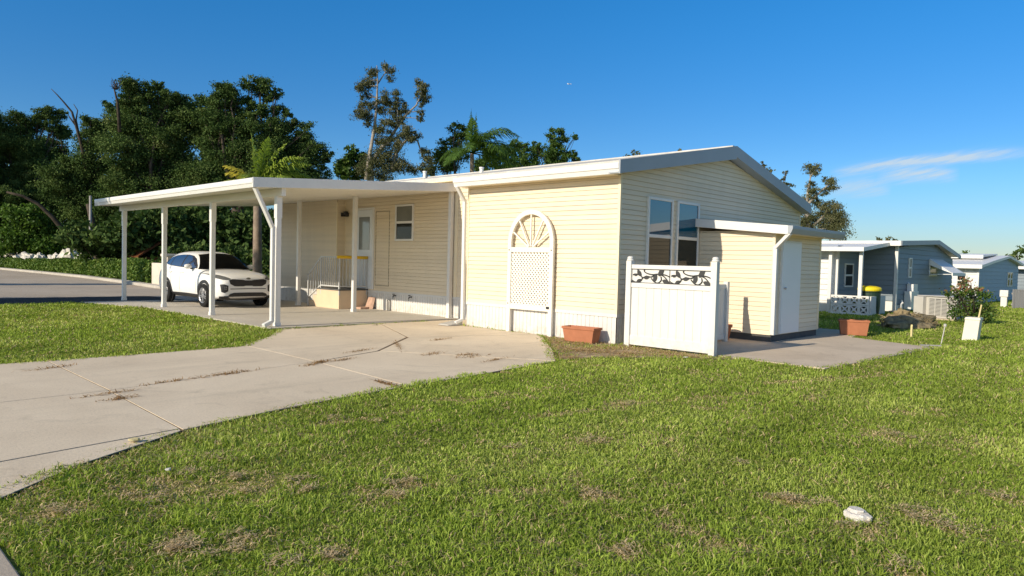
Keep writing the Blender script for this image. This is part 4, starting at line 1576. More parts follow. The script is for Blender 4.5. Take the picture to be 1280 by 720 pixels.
# nose
patch('grille', T_body, 'f', [(-.58, .81), (-.47, .845), (-.16, .825), (-.10, .81), (.10, .81), (.16, .825), (.47, .845), (.58, .81)], [(-.55, .71), (-.42, .64), (-.16, .64), (-.10, .655), (.10, .655), (.16, .64), (.42, .64), (.55, .71)], M['black_plastic'], nu=30, off=.012)
patch('bumper_slot', T_body, 'f', [(-.55, .575), (0, .58), (.55, .575)], [(-.55, .555), (0, .56), (.55, .555)], M['black_plastic'], nu=20, nv=2, off=.01)
patch('lower_grille', T_body, 'f', [(-.56, .42), (-.45, .455), (0, .46), (.45, .455), (.56, .42)], [(-.60, .37), (-.45, .36), (0, .36), (.45, .36), (.60, .37)], M['black_plastic'], nu=20, off=.012)
patch('lower_bumper', T_body, 'f', [(-.80, .35), (-.6, .365), (0, .365), (.6, .365), (.80, .35)], [(-.76, .25), (-.6, .245), (0, .245), (.6, .245), (.76, .25)], M['black_plastic'], nu=28, off=.010)
patch('skid_plate', T_body, 'f', [(-.60, .345), (0, .35), (.60, .345)], [(-.52, .30), (0, .295), (.52, .30)], M['chrome'], nu=20, off=.014)
patch('chin', T_body, 'f', [(-.70, .365), (-.66, .36), (-.61, .34)], [(-.66, .27), (-.6, .27), (-.55, .28)], M['black_plastic'], nu=6, off=.012, mirror=True)
hl = patch('headlight', T_all, 'f', [(-.84, .985), (-.74, .955), (-.62, .905), (-.53, .86)], [(-.82, .86), (-.72, .825), (-.62, .82), (-.53, .84)], M['lens'], nu=14, off=.010, mirror=True)
patch('fog_lamp', T_body, 'f', [(-.79, .69), (-.70, .70), (-.605, .66)], [(-.77, .48), (-.70, .45), (-.61, .50)], M['black_plastic'], nu=10, off=.012, mirror=True)
for sg in (1, -1):
    g = MB()
    for (yy, zz) in ((-.70, .615), (-.66, .615), (-.70, .56), (-.66, .56)):
        h, nrm, _, _ = T_body.ray_cast(Vector((5, yy * sg, zz)), Vector((-1, 0, 0)))
        if h:
            g.lathe([(.019, -.01), (.019, .022), (.01, .024)], (h.x, h.y, h.z), 10, 'x')
    g.build('fog_light', M['lens'], car, local=True)
h, nrm, _, _ = T_body.ray_cast(Vector((5, 0, .865)), Vector((-1, 0, 0)))
g = MB()
g.v = []
bpt = h if h else Vector((2.2, 0, .87))
ringp = [(bpt.x + .012, cos(2 * pi * i / 24) * .065, .868 + sin(2 * pi * i / 24) * .028) for i in range(24)]
g.extrude(ringp, (.008, 0, 0))
em = g.build('emblem', M['black_plastic'], car, local=True)
g = MB()
pts = [(bpt.x + .021, cos(2 * pi * i / 24) * .058, .868 + sin(2 * pi * i / 24) * .023) for i in range(25)]
g.tube(pts, .003, 6, cap=False)
x_ = bpt.x + .021
for a, b in (((-.034, -.013), (-.034, .013)), ((-.034, -.002), (-.016, .013)), ((-.028, .002), (-.014, -.013)), ((-.006, -.013), (-.006, .013)), ((.006, -.013), (.020, .013)), ((.020, .013), (.034, -.013))):
    g.bar((x_, a[0], .868 + a[1]), (x_, b[0], .868 + b[1]), .005, .004, (1, 0, 0))
g.build('emblem_mark', M['chrome'], em, local=True)
# sills, arches, wheels, mirrors, handles
patch('sill', T_body, 's', [(.92, .36), (0, .37), (-.92, .36)], [(.92, .24), (0, .24), (-.92, .24)], M['black_plastic'], off=.012, mirror=True)
for sg in (1, -1):
    for wx in (1.335, -1.335):
        g = MB()
        pr_o, pr_i = [], []
        for i in range(25):
            a = -radians(8) + (pi + radians(16)) * i / 24
            pr_o.append((wx + cos(a) * .445, .355 + sin(a) * .445))
            pr_i.append((wx + cos(a) * .352, .355 + sin(a) * .352))
        for i in range(24):
            q = [pr_o[i], pr_o[i + 1], pr_i[i + 1], pr_i[i]]
            pts3 = []
            for (xx, zz) in q:
                h, nrm, _, _ = T_body.ray_cast(Vector((xx, 5 * sg, zz)), Vector((0, -sg, 0)))
                yy = abs(h.y) if h else .86
                pts3.append((xx, max(yy, .84) * sg + .012 * sg, zz))
            g.extrude(pts3, (0, -.05 * sg, 0))
        ca = [(wx + cos(2 * pi * i / 32) * .40, .355 + sin(2 * pi * i / 32) * .40) for i in range(32)]
        pts3 = []
        for (xx, zz) in ca:
            h, nrm, _, _ = T_body.ray_cast(Vector((xx, 5 * sg, max(zz, .25))), Vector((0, -sg, 0)))
            pts3.append((xx, (max(abs(h.y) if h else .86, .84) + .006) * sg, zz))
        g.poly(pts3)
        g.build('wheel_arch', M['black_plastic'], car, local=True)
        wo = bpy.data.objects.new('wheel', None)
        COL.objects.link(wo)
        wo.parent = car
        wo.location = (wx, .842 * sg, .345)
        g = MB()
        g.lathe([(.225, -.115), (.30, -.115), (.335, -.10), (.345, -.07), (.345, .07), (.335, .10), (.30, .115), (.232, .118), (.225, .10)], (0, 0, 0), 40, 'y', cap=False)
        g.build('tyre', M['rubber'], wo, smooth=True, local=True)
        g = MB()
        f_ = .105 * sg
        ringo = [(.236, f_), (.222, f_ + .012 * sg), (.21, f_ + .004 * sg), (.205, f_ - .05 * sg)]
        g.lathe(ringo, (0, 0, 0), 40, 'y', cap=False)
        g.lathe([(.05, f_ - .02 * sg), (.05, f_ - .002 * sg), (.03, f_ + .002 * sg)], (0, 0, 0), 20, 'y')
        for i in range(10):
            a = 2 * pi * i / 10 + (.16 if i % 2 else -.16)
            g.bar((cos(a - (.25 if i % 2 else -.25)) * .045, f_ - .012 * sg, sin(a - (.25 if i % 2 else -.25)) * .045), (cos(a) * .213, f_ - .002 * sg, sin(a) * .213), .026, .02, (0, 1, 0))
        g.build('rim', M['alloy'], wo, local=True)
        g = MB()
        g.lathe([(.20, f_ - .06 * sg), (.20, f_ - .055 * sg)], (0, 0, 0), 24, 'y')
        g.build('brake', M['black_plastic'], wo, local=True)
    g = MB()
    for (dx, dy, sx) in ((0, 0, 1),):
        prf = [(.02, -.10), (.075, -.085), (.10, -.02), (.10, .05), (.075, .095), (.02, .11)]
        g.lathe(prf, (.42, .99 * sg, 1.17), 16, 'y')
    g.v = [(.42 + (x - .42) * .75, y, 1.17 + (z - 1.17) * .72) for x, y, z in g.v]
    mir = g.build('mirror', M['car_paint'], car, smooth=True, local=True)
    g = MB()
    g.bar((.42, .86 * sg, 1.10), (.42, .93 * sg, 1.12), .08, .035)
    g.build('mirror_arm', M['black_plastic'], mir, local=True)
    for hx in (-.22, -1.08):
        h, nrm, _, _ = T_body.ray_cast(Vector((hx, 5 * sg, .97)), Vector((0, -sg, 0)))
        yy = (abs(h.y) if h else .91)
        g = MB()
        g.bar((hx - .10, (yy + .022) * sg, .975), (hx + .08, (yy + .022) * sg, .97), .03, .022, (0, 0, 1))
        g.bar((hx - .10, yy * sg, .975), (hx - .10, (yy + .03) * sg, .975), .02, .02)
        g.bar((hx + .08, yy * sg, .97), (hx + .08, (yy + .03) * sg, .97), .02, .02)
        g.build('door_handle', M['car_paint'], car, local=True, bevel=.004)
    # shut lines
    for (p_, q_) in (((.80, 1.02), (.78, .40)), ((-.36, 1.09), (-.34, .40)), ((-1.12, 1.10), (-.98, .66))):
        g = MB()
        prev = None
        for i in range(13):
            t = i / 12
            xx, zz = p_[0] * (1 - t) + q_[0] * t, p_[1] * (1 - t) + q_[1] * t
            h, nrm, _, _ = T_body.ray_cast(Vector((xx, 5 * sg, zz)), Vector((0, -sg, 0)))
            if h:
                cur_ = Vector((h.x, h.y + .001 * sg, h.z))
                if prev is not None:
                    g.bar(prev, cur_, .006, .004, (0, 1, 0))
                prev = cur_
        if g.v:
            g.build('door_seam', M['black_plastic'], car, local=True)
h, nrm, _, _ = T_all.ray_cast(Vector((.95, 0, 5)), Vector((0, 0, -1)))
patch('cowl', T_body, 't', [(1.06, -.62), (1.10, 0), (1.06, .62)], [(.98, -.66), (1.02, 0), (.98, .66)], M['black_plastic'], nu=12, nv=2, off=.012)
hd = Vector((.035, -1, 0)).normalized()
ax = Vector((9.45, 20.80, 0))
cc_ = ax - hd * 1.335
car.location = (cc_.x, cc_.y, .036)
car.rotation_euler = (0, 0, atan2(hd.y, hd.x))

# ------------------------------------------------------------------ things on the lawn and patio edge
g = MB()
b0 = gp(1072, 650)
rw = random.Random(3)


def lump(mb, c, rx, ry, rzz, seed, rough=.25, n=14, m_=8, flat=False):
    b = len(mb.v)
    o = Vector((seed * 3.1, seed * 1.7, seed * .9))
    for i in range(m_ + 1):
        th = pi * i / m_
        for k in range(n):
            a = 2 * pi * k / n
            d_ = Vector((sin(th) * cos(a), sin(th) * sin(a), cos(th)))
            s_ = 1 + rough * (mnoise.noise(d_ * 1.6 + o) + .5 * mnoise.noise(d_ * 4 + o))
            z = d_.z * rzz * s_
            if flat:
                z = max(-.55 * rzz, min(.55 * rzz, z))
            mb.v.append((c[0] + d_.x * rx * s_, c[1] + d_.y * ry * s_, c[2] + z))
    for i in range(m_):
        for k in range(n):
            k2 = (k + 1) % n
            mb.f.append((b + i * n + k, b + (i + 1) * n + k, b + (i + 1) * n + k2, b + i * n + k2))
            mb.mi.append(mb.cur)


lump(g, (b0.x, b0.y, .024), .07, .078, .045, 3.3, .3, 18, 10, True)
lump(g, (b0.x + .015, b0.y + .015, .050), .05, .052, .032, 5.1, .3, 16, 10, True)
lump(g, (b0.x - .0, b0.y - .06, .03), .035, .03, .028, 7.7, .4, 12, 8, True)
tag(g.build('stone', M['white_rock']), 'white layered stone lying in the front lawn', 'stone')
g = MB()
b0 = gp(168, 556)
lump(g, (b0.x, b0.y, .045), .05, .035, .02, 1.3, .3, 10, 6, True)
tag(g.build('wood_chip', M['stake']), 'small tan wood chip at the lawn edge by the driveway', 'chip')
for (px, py, lab) in ((210, 595, 'tiny white scrap in the grass beside the driveway'), (857, 450, 'tiny white scrap on the dry strip by the fence')):
    b0 = gp(px, py)
    g = MB()
    lump(g, (b0.x, b0.y, .05), .022 * (1 + (px > 500)), .02 * (1 + (px > 500)), .012, px * .1, .4, 8, 6, True)
    tag(g.build('scrap', M['white_rock']), lab, 'scrap')

pd = thing('utility_pedestal', 'leaning off-white utility pedestal with a bare stick on the right lawn', 'pedestal', (19.6, 3.72, 0))
bq = gp(1213, 426)
g = MB()
c = bq
d_ = Vector((-.30, .0, 0))
tilt = (_rt * .075) + _fw * .02
for (h0, h1, s0, s1) in ((0, .50, .155, .15), (.50, .56, .165, .15)):
    a, b = c + tilt * (h0 / .56), c + tilt * (h1 / .56)
    g.hexa([(a.x - s0, a.y - s0, h0), (a.x + s0, a.y - s0, h0), (a.x + s0, a.y + s0, h0), (a.x - s0, a.y + s0, h0), (b.x - s1, b.y - s1, h1), (b.x + s1, b.y - s1, h1), (b.x + s1, b.y + s1, h1), (b.x - s1, b.y + s1, h1)])
g.build('housing', M['cream_wall'] if False else paint('off white plastic', (0.74, 0.69, 0.58), 0.6, 0.06, 4, 0.3, 0.15), pd, bevel=.012)
g = MB()
q = c + _rt * .13
g.tube([(q.x, q.y, .0), (q.x + _rt.x * .03, q.y + _rt.y * .03, .5), (q.x + _rt.x * .09, q.y + _rt.y * .09, .86)], .018, 8)
g.build('pole', M['stake'], pd)
b0 = gp(1139, 423)
g = MB()
g.box(b0.x - .02, b0.x + .02, b0.y - .02, b0.y + .02, 0, .29)
g.extrude([(b0.x - .02, b0.y - .02, .29), (b0.x + .02, b0.y - .02, .29), (b0.x, b0.y - .02, .33)], (0, .04, 0))
tag(g.build('survey_stake', M['stake']), 'short yellowish wooden stake in the lawn beside the patio', 'stake')
b0 = gp(1176, 432)
g = MB()
g.tube([(b0.x, b0.y, 0), (b0.x + .06, b0.y - .05, .44)], .011, 8)
g.lathe([(.03, .42), (.03, .47), (.012, .48)], (b0.x + .06, b0.y - .05, 0), 10)
tag(g.build('garden_rod', M['ac']), 'thin grey metal rod leaning at the patio corner', 'rod')
b0 = gp(1168, 434)
g = MB()
g.tube([(b0.x - .22, b0.y + .22, .03), (b0.x + .1, b0.y - .1, .025)], .025, 8)
tag(g.build('drain_pipe', M['fence_grey']), 'grey pipe end lying at the patio corner', 'pipe')
# stump of soil and roots
g = MB()
c = gp(1140, 405)
c = Vector((22.9, 5.95, 0))
lump(g, (c.x, c.y, .0), 1.45, .7, .36, 2.2, .35, 60, 30)
lump(g, (c.x - .35, c.y + .05, .20), .55, .30, .20, 4.2, .5, 40, 20)
lump(g, (c.x - .5, c.y + .06, .28), .22, .2, .22, 9.2, .5, 30, 16)
for k in range(420):
    a_, rr_ = rw.uniform(0, 6.28), rw.uniform(0, 1) ** .5
    p0_ = Vector((c.x + cos(a_) * rr_ * 1.4, c.y + sin(a_) * rr_ * .7, .34 * (1 - rr_ * rr_ * .8)))
    d0_ = Vector((rw.uniform(-1, 1), rw.uniform(-1, 1), rw.uniform(-.3, .5))) * rw.uniform(.12, .32)
    g.tube([p0_, p0_ + d0_ * .5 + Vector((0, 0, .03)), p0_ + d0_], [.014, .011, .004], 3)
tag(g.build('tree_stump', paint('olive brown stump and dry roots', (0.33, 0.26, 0.15), 0.95, 0.5, 7, 0.1, 0.6, bump=1.0)), 'old brown tree stump mound with dry roots in front of the blue home', 'stump')
# ------------------------------------------------------------------ neighbouring homes
nb = thing('mobile_home', 'grey blue mobile home with porch and white window awning beyond the patio', 'house', (33, 12, 0), None)
NY, NX0, NX1, NXR = 8.2, 29.7, 38.4, 34.7


def lin(x, pts):
    for (a, b), (c, d_) in zip(pts, pts[1:]):
        if x <= c:
            return b + (d_ - b) * (x - a) / (c - a)
    return pts[-1][1]


NR = [(29.3, 2.74), (34.7, 2.97), (38.75, 2.40)]


def nb_rng(z):
    a = NX0 if z < 2.6 else NX0 + (z - 2.6) / .22 * 5.0
    b = NX1 if z < 2.25 else NXR + (2.82 - z) / .57 * (NX1 - NXR)
    return (min(a, NXR - .01), max(b, NXR + .01))


g = MB()
siding(g, 'x', NY, -1, NX0, NX1, .30, 2.80, .20, nb_rng, .02)
siding(g, 'y', NX0, -1, NY, 9.45, .45, 2.6, .20, None, .02)
siding(g, 'x', 9.45, -1, 27.0, NX0, .45, 2.5, .20, None, .02)
siding(g, 'y', NX1, 1, NY, 20, .3, 2.25, .20, None, .02)
g.build('wall', M['blue_siding'], nb, recalc=False)
g = MB()
siding(g, 'y', 27.0, -1, 9.45, 20, .45, 2.42, .20, None, .02)
w2 = g.build('side_wall', M['white_siding'], nb, recalc=False)
g = MB()
for (x0, x1, y0, y1, z0, z1) in ((NX0 - .06, NX0 + .05, NY - .06, NY + .05, .0, 2.62), (26.95, 27.06, 9.39, 9.5, 0, 2.40), (NX0 - .03, NX0, 8.26, 9.44, .05, .43), (26.97, 27.0, 9.5, 20, 0, .44), (NX0 + .05, NX1, NY - .02, NY, .02, .29)):
    g.box(x0, x1, y0, y1, z0, z1)
g.build('skirting', M['white'], nb)
g = MB()
for (a, b) in ((29.3, 34.7), (34.7, 38.75)):
    za_, zb_ = lin(a, NR), lin(b, NR)
    g.hexa([(a, 7.95, za_ - .07), (b, 7.95, zb_ - .07), (b, 20, zb_ - .07), (a, 20, za_ - .07), (a, 7.95, za_), (b, 7.95, zb_), (b, 20, zb_), (a, 20, za_)])
g.build('roof', M['white'], nb)
g = MB()
for (a, b) in ((29.28, 34.7), (34.7, 38.78)):
    za_, zb_ = lin(a, NR), lin(b, NR)
    g.hexa([(a, 7.92, za_ - .17), (b, 7.92, zb_ - .17), (b, 7.95, zb_ - .17), (a, 7.95, za_ - .17), (a, 7.92, za_ + .01), (b, 7.92, zb_ + .01), (b, 7.95, zb_ + .01), (a, 7.95, za_ + .01)])
g.build('rake_board', M['rake'], nb)
g = MB()
g.box(29.22, 29.3, 7.95, 20, 2.56, 2.75)
g.build('gutter', M['white'], nb)
g = MB()
g.hexa([(26.4, 8.36, 2.33), (29.25, 8.36, 2.60), (29.25, 20, 2.60), (26.4, 20, 2.33), (26.4, 8.36, 2.38), (29.25, 8.36, 2.66), (29.25, 20, 2.66), (26.4, 20, 2.38)])
pr_ = g.build('porch_roof', M['white'], nb)
g = MB()
g.box(26.32, 26.4, 8.33, 20, 2.27, 2.42)
g.hexa([(26.4, 8.33, 2.28), (29.25, 8.33, 2.55), (29.25, 8.36, 2.55), (26.4, 8.36, 2.28), (26.4, 8.33, 2.41), (29.25, 8.33, 2.69), (29.25, 8.36, 2.69), (26.4, 8.36, 2.41)])
g.build('fascia', M['white'], pr_)
g = MB()
g.box(26.62, 26.74, 8.45, 8.57, 0, 2.34)
g.build('porch_post', M['white'], nb, bevel=.008)
g = MB()
g.box(26.62, 26.74, 9.50, 9.62, 0, 2.34)
g.build('porch_post', M['white'], nb, bevel=.008)
window(nb, 'x', 9.45, -1, 27.75, 28.65, .95, 1.85, 1.4, (M['glass_low'], M['glass_low']))
window(nb, 'x', NY, -1, 34.3, 35.5, 1.42, 2.12, 1.77, (M['glass_low'], M['glass_low']))
window(nb, 'x', NY, -1, 31.2, 31.62, 1.35, 2.15, 1.75, (M['blind'], M['blind']))
g = MB()
nfl = 9
for i in range(nfl):
    x0, x1 = 34.25 + 2.3 * i / nfl, 34.25 + 2.3 * (i + 1) / nfl - .02
    g.hexa([(x0, 7.3, 1.55), (x1, 7.3, 1.55), (x1, 8.17, 2.14), (x0, 8.17, 2.14), (x0, 7.3, 1.575), (x1, 7.3, 1.575), (x1, 8.17, 2.17), (x0, 8.17, 2.17)])
g.box(34.22, 36.58, 7.27, 7.31, 1.46, 1.59)
for x in (34.26, 36.5):
    g.tube([(x, 7.32, 1.52), (x, 8.17, 1.50)], .018, 6)
    g.poly([(x - .005, 7.3, 1.56), (x - .005, 8.17, 2.14), (x - .005, 8.17, 1.9)])
g.build('awning', M['awning'], nb)
g = MB()
g.box(30.75, 31.75, 7.9, 8.16, .12, .82)
g.box(31.05, 31.65, 7.92, 8.16, .82, 1.10)
g.tube([(31.02, 8.08, 1.1), (31.02, 8.10, 1.16)], .03, 8)
g.build('meter_box', M['white'], nb, bevel=.01)
g = MB()
g.tube([(30.25, 8.1, 0), (30.25, 8.1, .5)], .035, 8)
g.tube([(30.12, 8.1, 0), (30.12, 8.1, .32), (30.2, 8.05, .38)], .04, 8)
g.build('pipe', M['white'], nb)

n3 = thing('mobile_home', 'pale blue gabled mobile home with white side far down the row', 'house', (48.5, 12, 0))
N3R = [(42.6, 2.02), (45.5, 2.30), (50.2, 2.68), (54.9, 2.25)]


def n3_rng(z):
    zt = z + .12
    a = 43.0
    if zt > 2.0:
        a = 43 + (zt - 2.0) / .68 * 7.2
    b = 54.5 if zt < 2.25 else 50.2 + (2.68 - zt) / .43 * 4.3
    return (min(a, 50.19), max(b, 50.21))


g = MB()
siding(g, 'x', 8.0, -1, 43, 54.5, -.05, 2.56, .22, n3_rng, .015)
siding(g, 'y', 54.5, 1, 8, 18, 0, 2.2, .22, None, .015)
g.build('wall', M['blue_wall'], n3, recalc=False)
g = MB()
siding(g, 'y', 43.0, -1, 8.0, 18, .0, 1.95, .22, None, .015)
g.box(42.95, 43.06, 7.95, 8.05, 0, 1.95)
g.build('side_wall', M['white_siding'], n3, recalc=False)
g = MB()
for (a, b) in zip(N3R, N3R[1:]):
    g.hexa([(a[0], 7.75, a[1] - .14), (b[0], 7.75, b[1] - .14), (b[0], 18, b[1] - .14), (a[0], 18, a[1] - .14), (a[0], 7.75, a[1]), (b[0], 7.75, b[1]), (b[0], 18, b[1]), (a[0], 18, a[1])])
g.box(42.5, 42.6, 7.75, 18, 1.84, 2.04)
r3 = g.build('roof', M['white'], n3)
g = MB()
g.hexa([(46.2, 8.4, 2.42), (46.3, 8.4, 2.42), (46.3, 18, 2.42), (46.2, 18, 2.42), (46.2, 8.4, 2.62), (46.3, 8.4, 2.62), (46.3, 18, 2.62), (46.2, 18, 2.62)])
g.hexa([(46.3, 8.4, 2.5), (50.2, 8.4, 2.72), (50.2, 18, 2.72), (46.3, 18, 2.5), (46.3, 8.4, 2.62), (50.2, 8.4, 2.78), (50.2, 18, 2.78), (46.3, 18, 2.62)])
g.build('upper_roof', M['white'], r3)
g = MB()
g.lathe([(.13, 2.5), (.13, 2.95), (.10, 2.97)], (46.8, 11.2, 0), 10)
g.build('vent_pipe', M['white'], r3)
window(n3, 'x', 8.0, -1, 50.9, 51.65, .85, 1.72, 1.3, (M['glass_low'], M['glass_low']))
window(n3, 'x', 8.0, -1, 51.75, 52.5, .85, 1.72, 1.3, (M['glass_low'], M['glass_low']))
window(n3, 'y', 43.0, -1, 8.5, 8.95, .9, 1.5, 1.2, (M['glass_low'], M['glass_low']))
n4 = thing('mobile_home', 'last home at the right edge of the row with only its white eave showing', 'house', (64, 12, 0))
g = MB()
siding(g, 'y', 58.6, -1, 7.9, 16, 0, 2.1, .22, None, .015)
siding(g, 'x', 7.9, -1, 58.6, 67, 0, 2.1, .22, None, .015)
g.build('wall', M['blue_siding'], n4, recalc=False)
g = MB()
g.extrude([(57.9, 7.6, 1.95), (62.9, 7.6, 2.3), (67.6, 7.6, 1.95), (67.6, 7.6, 2.15), (62.9, 7.6, 2.6), (57.9, 7.6, 2.2)], (0, 9, 0))
g.build('roof', M['white'], n4)
window(n4, 'x', 7.9, -1, 60.5, 61.7, .8, 1.7, 1.25, (M['glass_low'], M['glass_low']))

# air conditioner
ac = thing('air_conditioner', 'light grey outdoor air conditioning unit with louvred front in front of the blue home', 'air conditioner', (27.6, 6.1, 0))
e0, e1 = Vector((27.25, 6.80, 0)), Vector((26.72, 5.55, 0))
dx = (e1 - e0).normalized()
nx = Vector((-dx.y, dx.x, 0))
if nx.x < 0:
    nx = -nx
Lx, Dp, Ht = (e1 - e0).length, 1.25, .80
g = MB()


def acb(mb, u0, u1, v0, v1, z0, z1):
    c = [e0 + dx * u + nx * v for u, v in ((u0, v0), (u1, v0), (u1, v1), (u0, v1))]
    mb.hexa([(p_.x, p_.y, z0) for p_ in c] + [(p_.x, p_.y, z1) for p_ in c])


acb(g, 0, Lx, .03, Dp, .06, Ht - .03)
acb(g, -.02, Lx + .02, -.02, Dp + .02, Ht - .03, Ht)
acb(g, -.05, .30, -.14, .03, .06, Ht - .04)
g.build('cabinet', M['ac'], ac, bevel=.015)
g = MB()
acb(g, .42, Lx - .05, .015, .03, .14, Ht - .10)
gr_ = g.build('grille', M['ac_dark'], ac)
g = MB()
for i in range(12):
    z = .15 + i * .045
    acb(g, .42, Lx - .05, -.005, .012, z, z + .026)
for i in range(5):
    u = .42 + (Lx - .47) * i / 4
    acb(g, u - .015, u + .015, -.008, .011, .14, Ht - .10)
g.build('louvre', M['ac'], gr_)
g = MB()
acb(g, -.1, Lx + .1, -.2, Dp + .1, -.03, .06)
g.build('pad', M['patio'], ac)

# breeze-block screen
sc = thing('block_screen', 'low white pierced breeze-block screen beside the porch', 'block wall', (26.5, 8.8, 0))
g = MB()


def brk(mb, x0, y0, x1, y1, z0, n_, s_=.32, t=.09):
    a, b = Vector((x0, y0, 0)), Vector((x1, y1, 0))
    u = (b - a).normalized()
    for i in range(n_):
        p_ = a + u * (s_ * i)
        q = a + u * (s_ * (i + 1))
        Z0, Z1 = Vector((0, 0, z0)), Vector((0, 0, z0 + s_))
        e = .022
        mb.bar(p_ + Z0 + Vector((0, 0, e)), q + Z0 + Vector((0, 0, e)), t, 2 * e)
        mb.bar(p_ + Z1 - Vector((0, 0, e)), q + Z1 - Vector((0, 0, e)), t, 2 * e)
        mb.bar(p_ + u * e + Z0 + Vector((0, 0, 2 * e)), p_ + u * e + Z1 - Vector((0, 0, 2 * e)), t, 2 * e, tuple(u))
        mb.bar(q - u * e + Z0 + Vector((0, 0, 2 * e)), q - u * e + Z1 - Vector((0, 0, 2 * e)), t, 2 * e, tuple(u))
        mb.bar(p_ + u * .03 + Z0 + Vector((0, 0, .03)), q - u * .03 + Z1 - Vector((0, 0, .03)), t * .9, .04)
        mb.bar(p_ + u * .03 + Z1 - Vector((0, 0, .03)), q - u * .03 + Z0 + Vector((0, 0, .03)), t * .86, .04)
        c = (p_ + q) / 2 + Vector((0, 0, z0 + s_ / 2))
        mb.lathe([(.055, -t / 2 * 1.02), (.055, t / 2 * 1.02)], tuple(c), 10, 'x')


brk(g, 26.5, 9.42, 26.5, 8.12, .04, 4)
brk(g, 26.5, 9.42, 26.5, 8.12, .37, 4)
g.build('block', M['block'], sc)
g = MB()
g.box(26.44, 26.56, 8.10, 9.44, 0, .04)
g.box(26.58, 28.2, 8.1, 8.2, 0, .68)
g.build('return_wall', M['block'], sc)
dm = thing('storage_drum', 'dark green drum with a wide yellow lid behind the breeze-block screen', 'drum', (27.3, 8.55, 0))
g = MB()
g.lathe([(.33, .02), (.36, .3), (.37, .80), (.39, .84), (.37, .88)], (27.35, 8.40, 0), 24)
g.build('body', M['bin'], dm, smooth=False)
g = MB()
g.lathe([(.38, .86), (.40, .89), (.40, .95), (.37, 1.0), (.20, 1.04), (.02, 1.05)], (27.35, 8.40, 0), 28)
g.build('lid', M['yellow_lid'], dm, smooth=False)
fn = thing('board_fence', 'weathered grey board fence at the right edge of the picture', 'fence', (40.8, 5.2, 0))
g = MB()
a, b = Vector((39.5, 5.95, 0)), Vector((42.6, 4.2, 0))
for i in range(22):
    p_, q = a + (b - a) * (i / 22), a + (b - a) * ((i + .88) / 22)
    g.bar(p_ + Vector((0, 0, .45)), q + Vector((0, 0, .45)), .02, .9)
g.build('board', M['fence_grey'], fn)
g = MB()
for z in (.2, .7):
    g.bar(a + Vector((.02, .03, z)), b + Vector((.02, .03, z)), .04, .08)
g.build('rail', M['fence_grey'], fn)
q = at(1255, 380, 41.2)
g = MB()
g.box(q.x - .13, q.x + .13, q.y - .13, q.y + .13, 0, .50)
g.box(q.x - .17, q.x + .17, q.y - .17, q.y + .17, .50, .82)
tag(g.build('utility_box', M['white'], bevel=.02), 'small white utility box on a post left of the grey board fence', 'utility box')

# wall, pillar, pole and boulders along the street
ps = thing('gate_pillar', 'pale masonry gate pillar with short wall at the end of the hedge', 'pillar', (12.4, 35.3, 0))
g = MB()
g.box(12.15, 12.75, 33.6, 34.2, 0, 1.42)
g.box(12.08, 12.82, 33.53, 34.27, 1.42, 1.55)
g.build('shaft', M['cream_wall'], ps, bevel=.03)
g = MB()
g.box(12.3, 12.6, 34.2, 36.0, 0, 1.1)
g.build('wing_wall', M['cream_wall'], ps, bevel=.02)
q = at(113, 300, 52)
g = MB()
g.tube([(q.x, q.y, 0), (q.x, q.y, 5.0)], [.085, .075], 10)
g.lathe([(.09, 5.0), (.09, 5.04), (.03, 5.07)], (q.x, q.y, 0), 10)
tag(g.build('utility_pole', M['fence_grey'], smooth=False), 'slim grey pole standing among the hedge by the street', 'pole')
LB = ['largest pale boulder at the left end above the hedge', 'rounded pale boulder second from left above the hedge', 'pale boulder third from left above the hedge', 'low pale boulder in the middle of the row above the hedge',
      'small pale boulder left of the grey pole above the hedge', 'pale boulder nearest the grey pole above the hedge', 'broad pale boulder right of the bright shrub above the hedge']
for i, (px, py, rr) in enumerate(((14, 321, .95), (27, 323, .75), (37, 322, .7), (50, 323, .7), (68, 324, .6), (104, 322, .6), (86, 319, .75))):
    d_ = ray(px, py)
    t_ = 13.5 / d_.x
    q = Vector((13.5, d_.y * t_, CAM_H + d_.z * t_))
    g = MB()
    lump(g, (q.x, q.y, q.z - rr * .2), rr * .8, rr, rr * .75, 2.2 * i + 1, .5, 18, 12)
    lump(g, (q.x + .2, q.y + .15, (q.z - rr * .2) * .45), rr * .8, rr * 1.05, (q.z - rr * .2) * .6, 3.1 * i + 2, .3, 16, 10)
    tag(g.build('boulder', M['rock']), LB[i], 'boulder', 'boulders above the street hedge')
q = at(193, 318, 47)
gs = thing('garden_shed', 'small rusty brown shed half hidden under the trees behind the pillar', 'shed', (q.x, q.y, 0))
g = MB()
g.box(q.x - 1.0, q.x + 1.0, q.y - .9, q.y + .9, 0, 1.3)
g.build('wall', M['wood'], gs)
g = MB()
g.extrude([(q.x - 1.25, q.y - 1.1, 1.28), (q.x, q.y - 1.1, 2.15), (q.x + 1.25, q.y - 1.1, 1.28), (q.x + 1.25, q.y - 1.1, 1.36), (q.x, q.y - 1.1, 2.24), (q.x - 1.25, q.y - 1.1, 1.36)], (0, 2.2, 0))
g.build('roof', M['wood'], gs)

# ------------------------------------------------------------------ vegetation
def rand_dirs(n):
    v = RNG.normal(size=(n, 3))
    return v / np.linalg.norm(v, axis=1)[:, None]


